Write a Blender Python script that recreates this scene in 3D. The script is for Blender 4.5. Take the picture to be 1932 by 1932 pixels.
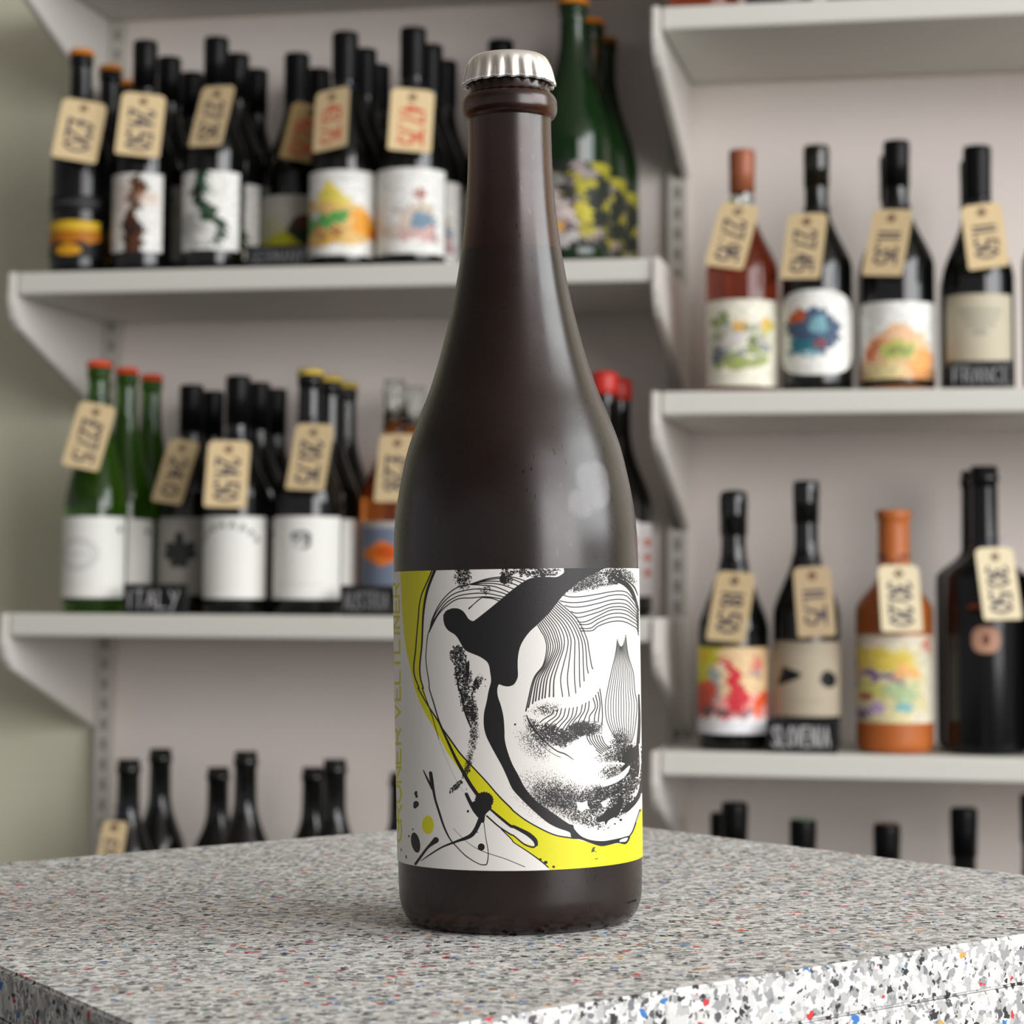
import bpy, bmesh, math, random
import numpy as np
from mathutils import Matrix, Vector

# ------------------------------------------------------------------ clear
for o in list(bpy.data.objects):
    bpy.data.objects.remove(o, do_unlink=True)
SC = bpy.context.scene
COL = SC.collection
random.seed(7)
RNG = np.random.default_rng(11)

# ------------------------------------------------------------------ camera
FPX, CX = 4300.0, 966.0                       # focal length in pixels of the 1932 frame
PITCH, YAW, ROLL = math.radians(4.6), math.radians(11.3), math.radians(0.36)
CY = 1131.0 - FPX * math.tan(PITCH)           # the frame is a crop: principal point off centre
CAM = np.array([0.0, 0.0, 1.012])
Hh = np.array([-math.sin(YAW), math.cos(YAW), 0.0])
R0 = np.array([math.cos(YAW), math.sin(YAW), 0.0])
Zz = np.array([0.0, 0.0, 1.0])
FW = math.cos(PITCH) * Hh + math.sin(PITCH) * Zz
U0 = -math.sin(PITCH) * Hh + math.cos(PITCH) * Zz
RT = math.cos(ROLL) * R0 + math.sin(ROLL) * U0
UP = math.cos(ROLL) * U0 - math.sin(ROLL) * R0
cam_data = bpy.data.cameras.new('camera')
cam = bpy.data.objects.new('camera', cam_data)
COL.objects.link(cam)
cam.matrix_world = Matrix(((RT[0], UP[0], -FW[0], CAM[0]), (RT[1], UP[1], -FW[1], CAM[1]),
                           (RT[2], UP[2], -FW[2], CAM[2]), (0, 0, 0, 1)))
cam_data.sensor_width = 36.0
cam_data.lens = FPX / 1932 * 36.0
cam_data.shift_y = -(966.0 - CY) / 1932.0
cam_data.clip_start = 0.05
cam_data.dof.use_dof = True
cam_data.dof.focus_distance = 0.765
cam_data.dof.aperture_fstop = 19.5
SC.camera = cam

# ------------------------------------------------------------------ world, daylight, exposure
world = bpy.data.worlds.new('world')
SC.world = world
world.use_nodes = True
world.node_tree.nodes['Background'].inputs[0].default_value = (0.97, 0.97, 1.0, 1)
world.node_tree.nodes['Background'].inputs[1].default_value = 0.39


def area(name, loc, target, sx, sy, power, color):
    l = bpy.data.lights.new(name, 'AREA')
    l.shape = 'RECTANGLE'
    l.size, l.size_y, l.energy, l.color = sx, sy, power, color
    o = bpy.data.objects.new(name, l)
    o.location = loc
    o.rotation_euler = (Vector(target) - Vector(loc)).to_track_quat('-Z', 'Y').to_euler()
    COL.objects.link(o)
    return o


# daylight through the two windows of the right-hand wall: one level with the shelves, one nearer the camera
area('rear_window_daylight', (2.8, 0.95, 2.15), (-0.15, 1.20, 1.05), 2.0, 1.6, 82, (0.94, 0.985, 1.0))
area('front_window_daylight', (2.8, -1.25, 1.75), (-0.40, 1.60, 1.05), 2.4, 1.9, 120, (1.0, 0.96, 0.965))
SC.view_settings.view_transform = 'Standard'
SC.view_settings.look = 'None'
SC.view_settings.gamma = 1.0
SC.view_settings.use_curve_mapping = False
SC.view_settings.exposure = 0.15


# ------------------------------------------------------------------ pixel <-> world helpers
def proj(P):
    d = np.asarray(P) - CAM
    z = d @ FW
    return CX + FPX * (d @ RT) / z, CY - FPX * (d @ UP) / z


def on_y(x, y, Y):
    r = FW + RT * (x - CX) / FPX + UP * (CY - y) / FPX
    return CAM + r * (Y - CAM[1]) / r[1]


# ------------------------------------------------------------------ object helpers
def lin(c):
    return tuple(((v / 12.92) if v <= 0.04045 else ((v + 0.055) / 1.055) ** 2.4) for v in c)


def rgb(r, g, b):
    return lin((r / 255.0, g / 255.0, b / 255.0)) + (1.0,)


def mesh_from(bm, name):
    me = bpy.data.meshes.new(name)
    bm.to_mesh(me)
    bm.free()
    return me


def obj(name, me, mat=None, parent=None, smooth=False):
    if isinstance(me, bmesh.types.BMesh):
        me = mesh_from(me, name)
    o = bpy.data.objects.new(name, me)
    COL.objects.link(o)
    if mat is not None and len(me.materials) == 0:
        me.materials.append(mat)
    if smooth:
        me.polygons.foreach_set('use_smooth', [True] * len(me.polygons))
    if parent is not None:
        o.parent = parent
    return o


def thing(name, label, cat, loc=(0, 0, 0), group=None, rot=None):
    o = bpy.data.objects.new(name, None)
    COL.objects.link(o)
    o.empty_display_size = 0.02
    o.location = loc
    if rot is not None:
        o.rotation_euler = rot
    o['label'] = label
    o['category'] = cat
    if group:
        o['group'] = group
    return o


def add_box(bm, x0, x1, y0, y1, z0, z1):
    vs = [bm.verts.new((x, y, z)) for z in (z0, z1) for y in (y0, y1) for x in (x0, x1)]
    for f in ((0, 2, 3, 1), (4, 5, 7, 6), (0, 1, 5, 4), (2, 6, 7, 3), (0, 4, 6, 2), (1, 3, 7, 5)):
        bm.faces.new([vs[i] for i in f])
    return vs


def box_bm(x0, x1, y0, y1, z0, z1, bev=0.0, seg=2):
    bm = bmesh.new()
    add_box(bm, x0, x1, y0, y1, z0, z1)
    if bev:
        bmesh.ops.bevel(bm, geom=bm.edges[:], offset=bev, segments=seg, affect='EDGES', profile=0.5)
    return bm


def lathe_bm(pts, n=40, close_bottom=True, close_top=True, bm=None):
    """pts: list of (r, z) from bottom to top"""
    bm = bm or bmesh.new()
    cs = [(math.cos(2 * math.pi * k / n), math.sin(2 * math.pi * k / n)) for k in range(n)]
    rings = []
    for r, z in pts:
        rings.append([bm.verts.new((r * c, r * s, z)) for c, s in cs])
    for a, b in zip(rings, rings[1:]):
        for k in range(n):
            bm.faces.new((a[k], a[(k + 1) % n], b[(k + 1) % n], b[k]))
    if close_bottom:
        bm.faces.new(rings[0][::-1])
    if close_top:
        bm.faces.new(rings[-1])
    return bm


def tube_bm(points, rad, n=6, closed=False, bm=None):
    bm = bm or bmesh.new()
    P = [Vector(p) for p in points]
    m = len(P)
    rings = []
    for i in range(m):
        if closed:
            t = P[(i + 1) % m] - P[i - 1]
        else:
            t = P[min(i + 1, m - 1)] - P[max(i - 1, 0)]
        t.normalize()
        up = Vector((0, 0, 1)) if abs(t.z) < 0.9 else Vector((1, 0, 0))
        a = t.cross(up).normalized()
        b = t.cross(a)
        rings.append([bm.verts.new(P[i] + rad * (math.cos(2 * math.pi * k / n) * a + math.sin(2 * math.pi * k / n) * b)) for k in range(n)])
    for i in range(m if closed else m - 1):
        A, B = rings[i], rings[(i + 1) % m]
        for k in range(n):
            bm.faces.new((A[k], A[(k + 1) % n], B[(k + 1) % n], B[k]))
    if not closed:
        bm.faces.new(rings[0][::-1])
        bm.faces.new(rings[-1])
    return bm


def spline(pts, per=8):
    """Catmull-Rom through 2-D/3-D/4-D points"""
    P = np.array(pts, float)
    if len(P) < 3:
        return P
    Q = np.vstack([2 * P[0] - P[1], P, 2 * P[-1] - P[-2]])
    out = []
    ts = np.linspace(0, 1, per, endpoint=False)
    for i in range(1, len(Q) - 2):
        a, b, c, d = Q[i - 1], Q[i], Q[i + 1], Q[i + 2]
        for t in ts:
            out.append(0.5 * ((2 * b) + (c - a) * t + (2 * a - 5 * b + 4 * c - d) * t * t + (3 * b - a - 3 * c + d) * t ** 3))
    out.append(P[-1])
    return np.array(out)


# ------------------------------------------------------------------ flat print: a small rasteriser for labels, tags and signs
class Canvas:
    def __init__(s, w, h, col):
        s.w, s.h = w, h
        s.a = np.empty((h, w, 3), np.float32)
        s.a[:] = col

    def paint(s, m, col, x0=0, y0=0):
        h, w = m.shape
        v = s.a[y0:y0 + h, x0:x0 + w]
        v += (np.array(col, np.float32) - v) * m[..., None]

    def mask_poly(s, pts, smooth=True, per=6):
        P = spline(list(pts) + [pts[0]], per)[:-1] if smooth else np.array(pts, float)
        d = np.zeros((s.h, s.w + 1), np.int16)
        for (xa, ya), (xb, yb) in zip(P, np.roll(P, -1, 0)):
            if ya == yb:
                continue
            if ya > yb:
                xa, ya, xb, yb = xb, yb, xa, ya
            r0, r1 = max(0, math.ceil(ya - 0.5)), min(s.h - 1, math.ceil(yb - 0.5) - 1)
            if r1 < r0:
                continue
            rows = np.arange(r0, r1 + 1)
            xs = xa + (rows + 0.5 - ya) / (yb - ya) * (xb - xa)
            cs = np.clip(np.ceil(xs - 0.5), 0, s.w).astype(int)
            np.add.at(d, (rows, cs), 1)
        return (np.cumsum(d, 1)[:, :-1] & 1).astype(np.float32)

    def poly(s, pts, col, alpha=1.0, smooth=True, per=6):
        s.paint(s.mask_poly(pts, smooth, per) * alpha, col)

    def ellipse(s, cx, cy, rx, ry, col, rot=0.0, alpha=1.0, soft=0.0):
        R = max(rx, ry) * 1.3 + 2
        x0, x1, y0, y1 = [int(v) for v in (max(0, cx - R), min(s.w, cx + R + 1), max(0, cy - R), min(s.h, cy + R + 1))]
        if x1 <= x0 or y1 <= y0:
            return
        Y, X = np.mgrid[y0:y1, x0:x1]
        c, q = math.cos(rot), math.sin(rot)
        u, v = ((X - cx) * c + (Y - cy) * q) / rx, (-(X - cx) * q + (Y - cy) * c) / ry
        e = np.sqrt(u * u + v * v)
        w = max(soft, 1.0 / min(rx, ry))
        s.paint((np.clip((1 + w / 2 - e) / w, 0, 1) * alpha).astype(np.float32), col, x0, y0)

    def stroke(s, pts, wid, col, per=8, ax=1.0, smooth=True):
        """wid: number or per-point list; ax squeezes the pen in x"""
        n = len(pts)
        W = [wid] * n if np.isscalar(wid) else list(np.interp(np.linspace(0, 1, n), np.linspace(0, 1, len(wid)), wid))
        Q = [(p[0], p[1], w) for p, w in zip(pts, W)]
        P = spline(Q, per) if smooth else np.array(Q, float)
        for (xa, ya, wa), (xb, yb, wb) in zip(P, P[1:]):
            R = max(wa, wb) / 2 + 2
            x0, x1 = int(max(0, min(xa, xb) - R)), int(min(s.w, max(xa, xb) + R + 1))
            y0, y1 = int(max(0, min(ya, yb) - R)), int(min(s.h, max(ya, yb) + R + 1))
            if x1 <= x0 or y1 <= y0:
                continue
            Y, X = np.mgrid[y0:y1, x0:x1]
            dx, dy = (xb - xa) / ax, yb - ya
            L = dx * dx + dy * dy + 1e-9
            t = np.clip(((X - xa) / ax * dx + (Y - ya) * dy) / L, 0, 1)
            dist = np.hypot((X - xa) / ax - t * dx, Y - ya - t * dy)
            s.paint(np.clip((wa + (wb - wa) * t) / 2 + 0.5 - dist, 0, 1).astype(np.float32), col, x0, y0)

    def text(s, txt, x, y, h, wl, gap, col, pen, rot=0.0, ax=1.0):
        """stroke lettering; (x, y) = lower left of the first letter, rot turns the line of writing clockwise"""
        c, q = math.cos(rot), math.sin(rot)
        for ch in txt:
            for st in FONT.get(ch, []):
                s.stroke([(x + (px * wl) * c - (-py * h) * q, y + (px * wl) * q + (-py * h) * c) for px, py in st], pen, col, per=6, ax=ax,
                         smooth=len(st) > 4)
            k = 0.45 if ch in "I.'1" else (0.6 if ch == ' ' else 1.0)
            x += (wl * k + gap) * c
            y += (wl * k + gap) * q

    def image(s, name):
        im = bpy.data.images.new(name, s.w, s.h)
        buf = np.ones((s.h, s.w, 4), np.float32)
        buf[..., :3] = np.clip(s.a[::-1], 0, 1)
        im.pixels.foreach_set(buf.ravel())
        im.update()
        im.pack()
        return im


FONT = {
    'A': [[(0, 0), (.5, 1), (1, 0)], [(.2, .38), (.8, .38)]], 'C': [[(1, .85), (.6, 1), (.1, .75), (.1, .25), (.6, 0), (1, .15)]],
    'E': [[(1, 1), (0, 1), (0, 0), (1, 0)], [(0, .5), (.8, .5)]], 'F': [[(1, 1), (0, 1), (0, 0)], [(0, .5), (.8, .5)]],
    'G': [[(1, .85), (.6, 1), (.1, .75), (.1, .25), (.6, 0), (1, .2), (1, .45), (.6, .45)]], 'I': [[(.2, 0), (.2, 1)]],
    'L': [[(0, 1), (0, 0), (1, 0)]], 'M': [[(0, 0), (.1, 1), (.5, .3), (.9, 1)], [(.9, 1), (1, 0)]], 'N': [[(0, 0), (0, 1), (1, 0), (1, 1)]],
    'O': [[(.5, 1), (.05, .7), (.05, .3), (.5, 0), (.95, .3), (.95, .7), (.5, 1)]],
    'R': [[(0, 0), (0, 1)], [(0, 1), (.7, 1), (.95, .77), (.7, .5), (0, .5)], [(.5, .5), (1, 0)]],
    'S': [[(1, .85), (.5, 1), (.05, .78), (.5, .5), (.95, .25), (.5, 0), (0, .15)]], 'T': [[(0, 1), (1, 1)], [(.5, 1), (.5, 0)]],
    'U': [[(0, 1), (0, .3), (.5, 0), (1, .3), (1, 1)]], 'V': [[(0, 1), (.5, 0), (1, 1)]], 'Y': [[(0, 1), (.5, .5)], [(1, 1), (.2, -.2)]],
    'Ü': [[(0, .8), (0, .3), (.5, 0), (1, .3), (1, .8)], [(.25, .98), (.25, 1.02)], [(.75, .98), (.75, 1.02)]],
    '0': [[(.5, 1), (.05, .7), (.05, .3), (.5, 0), (.95, .3), (.95, .7), (.5, 1)]], '1': [[(.2, 1), (.2, 0)]],
    '2': [[(0, .8), (.4, 1), (.9, .8), (.6, .4), (0, 0)], [(0, 0), (1, 0)]], '3': [[(0, .9), (.6, 1), (.9, .75), (.4, .52), (.95, .3), (.5, 0), (0, .1)]],
    '4': [[(.7, 0), (.7, 1)], [(.7, 1), (0, .35), (1, .35)]], '5': [[(.95, 1), (.1, 1), (.05, .55)], [(.05, .55), (.6, .6), (.95, .3), (.5, 0), (0, .1)]],
    '6': [[(.9, .95), (.3, .7), (.05, .3), (.5, 0), (.95, .3), (.5, .55), (.1, .35)]], '7': [[(0, 1), (1, 1)], [(1, 1), (.3, 0)]],
    '8': [[(.5, .52), (.1, .75), (.5, 1), (.9, .75), (.5, .52), (.05, .25), (.5, 0), (.95, .25), (.5, .52)]],
    '9': [[(.95, .65), (.5, .45), (.05, .7), (.5, 1), (.95, .7), (.8, .3), (.5, 0)]], '.': [[(.15, .0), (.2, .06)]],
    '£': [[(.95, .85), (.6, 1), (.3, .75), (.3, .3), (0, 0)], [(0, 0), (1, 0)], [(0, .5), (.7, .5)]],
}


def vnoise(h, w, cell, seed):
    r = np.random.default_rng(seed)
    gh, gw = int(h / cell) + 3, int(w / cell) + 3
    g = r.random((gh, gw)).astype(np.float32)
    y, x = np.arange(h) / cell, np.arange(w) / cell
    yi, xi = y.astype(int), x.astype(int)
    fy, fx = (y - yi)[:, None].astype(np.float32), (x - xi)[None].astype(np.float32)
    fy, fx = fy * fy * (3 - 2 * fy), fx * fx * (3 - 2 * fx)
    a, b = g[yi][:, xi], g[yi][:, xi + 1]
    c, d = g[yi + 1][:, xi], g[yi + 1][:, xi + 1]
    return (a * (1 - fx) + b * fx) * (1 - fy) + (c * (1 - fx) + d * fx) * fy


# ------------------------------------------------------------------ materials
def mat(name, col, rough=0.5, metal=0.0, spec=0.5, trans=0.0, ior=1.45, coat=0.0, bump=None):
    m = bpy.data.materials.new(name)
    m.use_nodes = True
    b = m.node_tree.nodes['Principled BSDF']
    b.inputs['Base Color'].default_value = col
    b.inputs['Roughness'].default_value = rough
    b.inputs['Metallic'].default_value = metal
    b.inputs['Specular IOR Level'].default_value = spec
    b.inputs['Transmission Weight'].default_value = trans
    b.inputs['IOR'].default_value = ior
    b.inputs['Coat Weight'].default_value = coat
    if bump:
        nt = m.node_tree
        tc, nz, bp = nt.nodes.new('ShaderNodeTexCoord'), nt.nodes.new('ShaderNodeTexNoise'), nt.nodes.new('ShaderNodeBump')
        nz.inputs['Scale'].default_value = bump[0]
        nz.inputs['Detail'].default_value = 4
        bp.inputs['Strength'].default_value = bump[1]
        bp.inputs['Distance'].default_value = bump[2]
        nt.links.new(tc.outputs['Object'], nz.inputs['Vector'])
        nt.links.new(nz.outputs['Fac'], bp.inputs['Height'])
        nt.links.new(bp.outputs['Normal'], b.inputs['Normal'])
    return m


def mat_image(name, im, rough=0.6, spec=0.3, bump=None):
    m = mat(name, (1, 1, 1, 1), rough, spec=spec, bump=bump)
    nt = m.node_tree
    t = nt.nodes.new('ShaderNodeTexImage')
    t.image = im
    t.extension = 'EXTEND'
    nt.links.new(t.outputs['Color'], nt.nodes['Principled BSDF'].inputs['Base Color'])
    return m


def mottled(name, c0, c1, scale, rough, bump=None):
    m = mat(name, c0, rough, bump=bump)
    nt = m.node_tree
    tc, nz, rp = nt.nodes.new('ShaderNodeTexCoord'), nt.nodes.new('ShaderNodeTexNoise'), nt.nodes.new('ShaderNodeValToRGB')
    nz.inputs['Scale'].default_value = scale
    nz.inputs['Detail'].default_value = 5
    rp.color_ramp.elements[0].color, rp.color_ramp.elements[1].color = c0, c1
    rp.color_ramp.elements[0].position, rp.color_ramp.elements[1].position = 0.35, 0.65
    nt.links.new(tc.outputs['Object'], nz.inputs['Vector'])
    nt.links.new(nz.outputs['Fac'], rp.inputs[0])
    nt.links.new(rp.outputs[0], nt.nodes['Principled BSDF'].inputs['Base Color'])
    return m


M_WALL = mottled('wall_paint', rgb(216, 214, 190), rgb(222, 220, 197), 3, 0.8)
M_PANEL = mottled('panel_paint', rgb(222, 213, 206), rgb(227, 218, 211), 4, 0.6)
M_SHELF = mat('shelf_enamel', rgb(208, 207, 199), 0.5)
M_METAL = mat('bracket_enamel', rgb(214, 210, 203), 0.4)
M_UPRIGHT = mat('upright_enamel', rgb(190, 186, 176), 0.45)
M_SLOT = mat('slot_shadow', rgb(150, 146, 138), 0.8)
M_FLOOR = mottled('floor_concrete', rgb(62, 59, 55), rgb(74, 70, 65), 6, 0.7)
M_BLACK = mat('black_glass', (0.0035, 0.004, 0.0035, 1), 0.07)
M_OLIVE = mat('olive_black_glass', (0.008, 0.007, 0.003, 1), 0.06)
M_MATTE = mat('matte_black_glass', (0.004, 0.004, 0.0045, 1), 0.16, spec=0.35)
M_GREEN = mat('green_glass', (0.04, 0.125, 0.006, 1), 0.03, trans=0.75, ior=1.4)
M_DKGREEN = mat('dark_green_glass', (0.004, 0.02, 0.004, 1), 0.06)
M_CLEAR = mat('clear_glass', (0.93, 0.97, 0.95, 1), 0.02, trans=1.0, ior=1.45)
M_ROSE = mat('rose_wine_glass', (0.42, 0.075, 0.03, 1), 0.03, trans=0.9, ior=1.36)
M_AMBERW = mat('amber_wine_glass', (0.42, 0.14, 0.025, 1), 0.03, trans=0.9, ior=1.36)
M_FOIL_K = mat('black_foil', (0.003, 0.003, 0.0035, 1), 0.36, spec=0.16)
M_FOIL_C = mat('copper_foil', rgb(150, 86, 56), 0.45, metal=0.1)
M_WAX_R = mat('red_wax', rgb(196, 46, 34), 0.4)
M_CAP_R = mat('red_cap', rgb(214, 66, 26), 0.4)
M_CAP_O = mat('orange_cap', rgb(205, 124, 30), 0.4)
M_CAP_Y = mat('gold_cap', rgb(214, 186, 84), 0.35, metal=0.5)
M_CAP_G = mat('green_foil_top', rgb(120, 150, 120), 0.4)
M_CAP_B = mat('brown_foil_top', rgb(120, 84, 60), 0.45)
M_CLAY = mottled('orange_stoneware', rgb(168, 90, 36), rgb(178, 98, 42), 20, 0.45)
M_STRING = mat('navy_string', rgb(38, 40, 66), 0.8)
M_EYELET = mat('eyelet', rgb(118, 82, 60), 0.6)
M_BOARD = mat('chalkboard', rgb(30, 30, 31), 0.6)

# ------------------------------------------------------------------ the setting
SHELF_Y, WALL_Y = 2.69, 3.0


def struct(name, bm, m):
    o = obj(name, bm, m)
    o['kind'] = 'structure'
    return o


struct('wall_back', box_bm(-7, 7, WALL_Y + 0.010, WALL_Y + 0.11, 0, 2.9), M_WALL)
struct('trim_1', box_bm(-1.189, 1.30, WALL_Y, WALL_Y + 0.010, 0.05, 2.5), M_PANEL)      # the pale back panel behind the shelves
struct('floor', box_bm(-7, 7, -9, WALL_Y + 0.11, -0.05, 0), M_FLOOR)
struct('ceiling', box_bm(-7, 7, -4, WALL_Y + 0.11, 2.9, 2.95), M_PANEL)


def upright(x, label):
    """slotted rail: front face with a column of real holes"""
    w, d, sw, sh, p = 0.0125, 0.014, 0.0042, 0.0150, 0.0275
    y0, y1 = WALL_Y - d, WALL_Y
    bm = bmesh.new()
    t = 0.0015
    add_box(bm, -w, -w + t, y0 + t, y1, 0.35, 2.3)
    add_box(bm, w - t, w, y0 + t, y1, 0.35, 2.3)
    add_box(bm, -w, -sw, y0, y0 + t, 0.35, 2.3)
    add_box(bm, sw, w, y0, y0 + t, 0.35, 2.3)
    z = 0.35
    while z < 2.29:
        add_box(bm, -sw, sw, y0, y0 + t, z, min(z + p - sh, 2.3))
        z += p
    r = thing('shelf_upright', label, 'rail', (x, 0, 0), 'slotted uprights')
    obj('rail', bm, M_UPRIGHT, r)
    obj('rail_back', box_bm(-w + t, w - t, y0 + t + 0.0012, y0 + t + 0.0030, 0.35, 2.3), M_SLOT, r)
    return r


upright(-1.167, 'slotted white wall upright at the left end of the left shelves')
upright(-0.3745, 'slotted white wall upright between the left and the right shelves')


def bracket_bm(x0, x1):
    yb = WALL_Y - 0.0145
    prof = [(SHELF_Y - 0.004, 0.0), (SHELF_Y - 0.006, -0.040), (SHELF_Y + 0.002, -0.058), (SHELF_Y + 0.016, -0.070),
            (yb - 0.012, -0.152), (yb, -0.158), (yb, 0.0)]
    bm = bmesh.new()
    A = [bm.verts.new((x0, y, z)) for y, z in prof]
    B = [bm.verts.new((x1, y, z)) for y, z in prof]
    bm.faces.new(A[::-1])
    bm.faces.new(B)
    n = len(prof)
    for i in range(n):
        bm.faces.new((A[i], A[(i + 1) % n], B[(i + 1) % n], B[i]))
    bmesh.ops.recalc_face_normals(bm, faces=bm.faces[:])
    bmesh.ops.bevel(bm, geom=bm.edges[:], offset=0.0018, segments=2, affect='EDGES')
    return bm


def shelf(x0, x1, ztop, label, group):
    s = thing('wall_shelf', label, 'shelf', (0, 0, ztop), group)
    obj('board', box_bm(x0 + 0.0115, x1 - 0.0115, SHELF_Y, WALL_Y - 0.016, -0.029, 0, 0.004, 3), M_SHELF, s)
    obj('bracket', bracket_bm(x0, x0 + 0.0105), M_METAL, s)
    obj('bracket', bracket_bm(x1 - 0.0105, x1), M_METAL, s)
    return s


ZA0, ZA, ZB, ZC = 1.850, 1.422, 0.991, 0.555
ZR0, ZR1, ZR2, ZR3 = 1.728, 1.2605, 0.8350, 0.445
XL0, XL1, XR0, XR1 = -1.190, -0.3565, -0.3680, 0.430
GL, GR = 'white shelves of the left bay', 'white shelves of the right bay'
shelf(XL0, XL1, ZA0, 'topmost white shelf on the left, only its dark underside and bracket showing', GL)
shelf(XL0, XL1, ZA, 'upper left white shelf carrying black bottles and a green magnum', GL)
shelf(XL0, XL1, ZB, 'middle left white shelf carrying green bottles with red caps', GL)
shelf(XL0, XL1, ZC, 'lowest left white shelf, hidden behind the speckled table', GL)
shelf(XR0, XR1, ZR0, 'topmost right white shelf at the upper edge of the photo', GR)
shelf(XR0, XR1, ZR1, 'right white shelf carrying the rose bottle with copper foil', GR)
shelf(XR0, XR1, ZR2, 'right white shelf carrying the orange stoneware bottle', GR)
shelf(XR0, XR1, ZR3, 'lowest right white shelf, hidden behind the speckled table', GR)


# ------------------------------------------------------------------ bottle parts
def ease(t, k):
    t = min(max(t, 0), 1)
    return (1 - math.cos(math.pi * t ** k)) / 2


KINDS = {  # r body, H, neck r, shoulder start, shoulder end, shoulder curve
    'burgundy': (0.0405, 0.298, 0.0142, 0.150, 0.232, 0.85),
    'slim': (0.0360, 0.305, 0.0140, 0.165, 0.245, 0.85),
    'champagne': (0.0430, 0.300, 0.0150, 0.140, 0.240, 0.80),
    'magnum': (0.0500, 0.345, 0.0165, 0.160, 0.300, 0.80),
    'flute': (0.0405, 0.318, 0.0135, 0.135, 0.275, 0.80),
    'bordeaux': (0.0470, 0.335, 0.0160, 0.205, 0.240, 0.9),
    'stoneware': (0.0455, 0.286, 0.0185, 0.165, 0.212, 1.0),
}


def profile(kind, r=None, H=None, z0=0.0, z1=None):
    R, h, nr, s0, s1, k = KINDS[kind]
    if H:
        q = H / h
        h, s0, s1 = H, s0 * q, s1 * q
    r = r or R
    pts = [(r * 0.80, 0.0), (r * 0.93, 0.0022), (r * 0.99, 0.007), (r, 0.013), (r, s0 * 0.5), (r, s0 - 0.004)]
    for i in range(15):
        t = i / 14
        pts.append((r + (nr - r) * ease(t, k), s0 + (s1 - s0) * t))
    e = 0.0016
    if kind == 'stoneware':
        pts += [(nr, h - 0.02), (nr, h - 0.012), (nr + 0.002, h - 0.009), (nr + 0.002, h - 0.001), (nr, h)]
    else:
        pts += [(nr - 0.0004, h - 0.026), (nr, h - 0.020), (nr + e, h - 0.018), (nr + e, h - 0.012), (nr, h - 0.010), (nr, h - 0.001), (nr - 0.001, h)]
    if z1 is None and z0 == 0.0:
        return pts

    def at(z):
        for (ra, za), (rb, zb) in zip(pts, pts[1:]):
            if za <= z <= zb:
                return ra + (rb - ra) * (z - za) / max(zb - za, 1e-9)
        return pts[-1][0]
    z1 = h if z1 is None else z1
    return [(at(z0), z0)] + [p for p in pts if z0 < p[1] < z1] + [(at(z1), z1)]


def smooth_neck(kind, r, H, ln):
    """neck outline with the lip ring smoothed over, as a capsule or a wax coat leaves it"""
    nr = KINDS[kind][2]
    pts = [(q, z) for q, z in profile(kind, r, H, H - ln, H) if z < H - 0.028]
    return pts + [(nr + 0.0001, H - 0.024), (nr + 0.0004, H - 0.017), (nr + 0.0004, H - 0.008), (nr + 0.0002, H - 0.002), (nr - 0.0002, H)]


def radius_at(kind, r, H, z):
    return profile(kind, r, H, z, z + 1e-5)[0][0]


def crown_cap_bm(rad=0.0161, hgt=0.0068, n=126, flutes=21):
    bm = bmesh.new()
    prof = [(0.000, 1.0, 0), (0.40, 0.992, 0), (0.62, 0.968, 0), (0.74, 0.928, 0), (0.81, 0.865, 0), (0.855, 0.785, 0), (0.885, 0.69, 0.18), (0.905, 0.57, 0.55),
            (0.925, 0.42, 0.85), (0.95, 0.25, 1.0), (0.98, 0.08, 1.0), (0.97, 0.0, 1.0), (0.90, 0.02, 1.0), (0.87, 0.3, 0.6)]
    rings = []
    for rr, zz, am in prof:
        if rr == 0:
            rings.append([bm.verts.new((0, 0, zz * hgt))])
            continue
        ring = []
        for k in range(n):
            a = 2 * math.pi * k / n
            w = math.cos(flutes * a)
            w = math.copysign(abs(w) ** 0.7, w)
            q = rad * (rr + am * 0.038 * w)
            ring.append(bm.verts.new((q * math.cos(a), q * math.sin(a), zz * hgt - am * 0.0003 * w * (1 if zz < 0.3 else 0))))
        rings.append(ring)
    for k in range(n):
        bm.faces.new((rings[0][0], rings[1][k], rings[1][(k + 1) % n]))
    for a, b in zip(rings[1:], rings[2:]):
        for k in range(n):
            bm.faces.new((a[k], b[k], b[(k + 1) % n], a[(k + 1) % n]))
    bmesh.ops.recalc_face_normals(bm, faces=bm.faces[:])
    return bm


CAP_MESH = {}


def label_me(name, kind, r, H, z0, z1, half, face=0.0, shape='rect', seg=28, off=0.0004):
    """a curved paper label wrapped on the bottle, UV 0..1; face turns it about the axis (degrees, + to the right)"""
    bm = bmesh.new()
    uv = bm.loops.layers.uv.new('uv')
    nz = 9 if shape == 'rect' else 27
    grid = []
    for j in range(nz):
        v = j / (nz - 1) if shape == 'rect' else (1 - math.cos(math.pi * j / (nz - 1))) / 2
        z = z0 + (z1 - z0) * v
        rr = radius_at(kind, r, H, z) + off
        hw = half if shape == 'rect' else half * max(0.0005, (1 - abs(2 * v - 1) ** 2.7)) ** (1 / 2.7)
        row = []
        for i in range(seg + 1):
            u = i / seg
            a = math.radians(face + (2 * u - 1) * hw)
            row.append((bm.verts.new((rr * math.sin(a), -rr * math.cos(a), z)), 0.5 + (u - 0.5) * hw / half, v))
        grid.append(row)
    for j in range(nz - 1):
        for i in range(seg):
            q = [grid[j][i], grid[j][i + 1], grid[j + 1][i + 1], grid[j + 1][i]]
            f = bm.faces.new([v[0] for v in q])
            for lp, v in zip(f.loops, q):
                lp[uv].uv = (v[1], v[2])
    me = mesh_from(bm, name)
    me.polygons.foreach_set('use_smooth', [True] * len(me.polygons))
    return me


BOTTLES = {}


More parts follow.
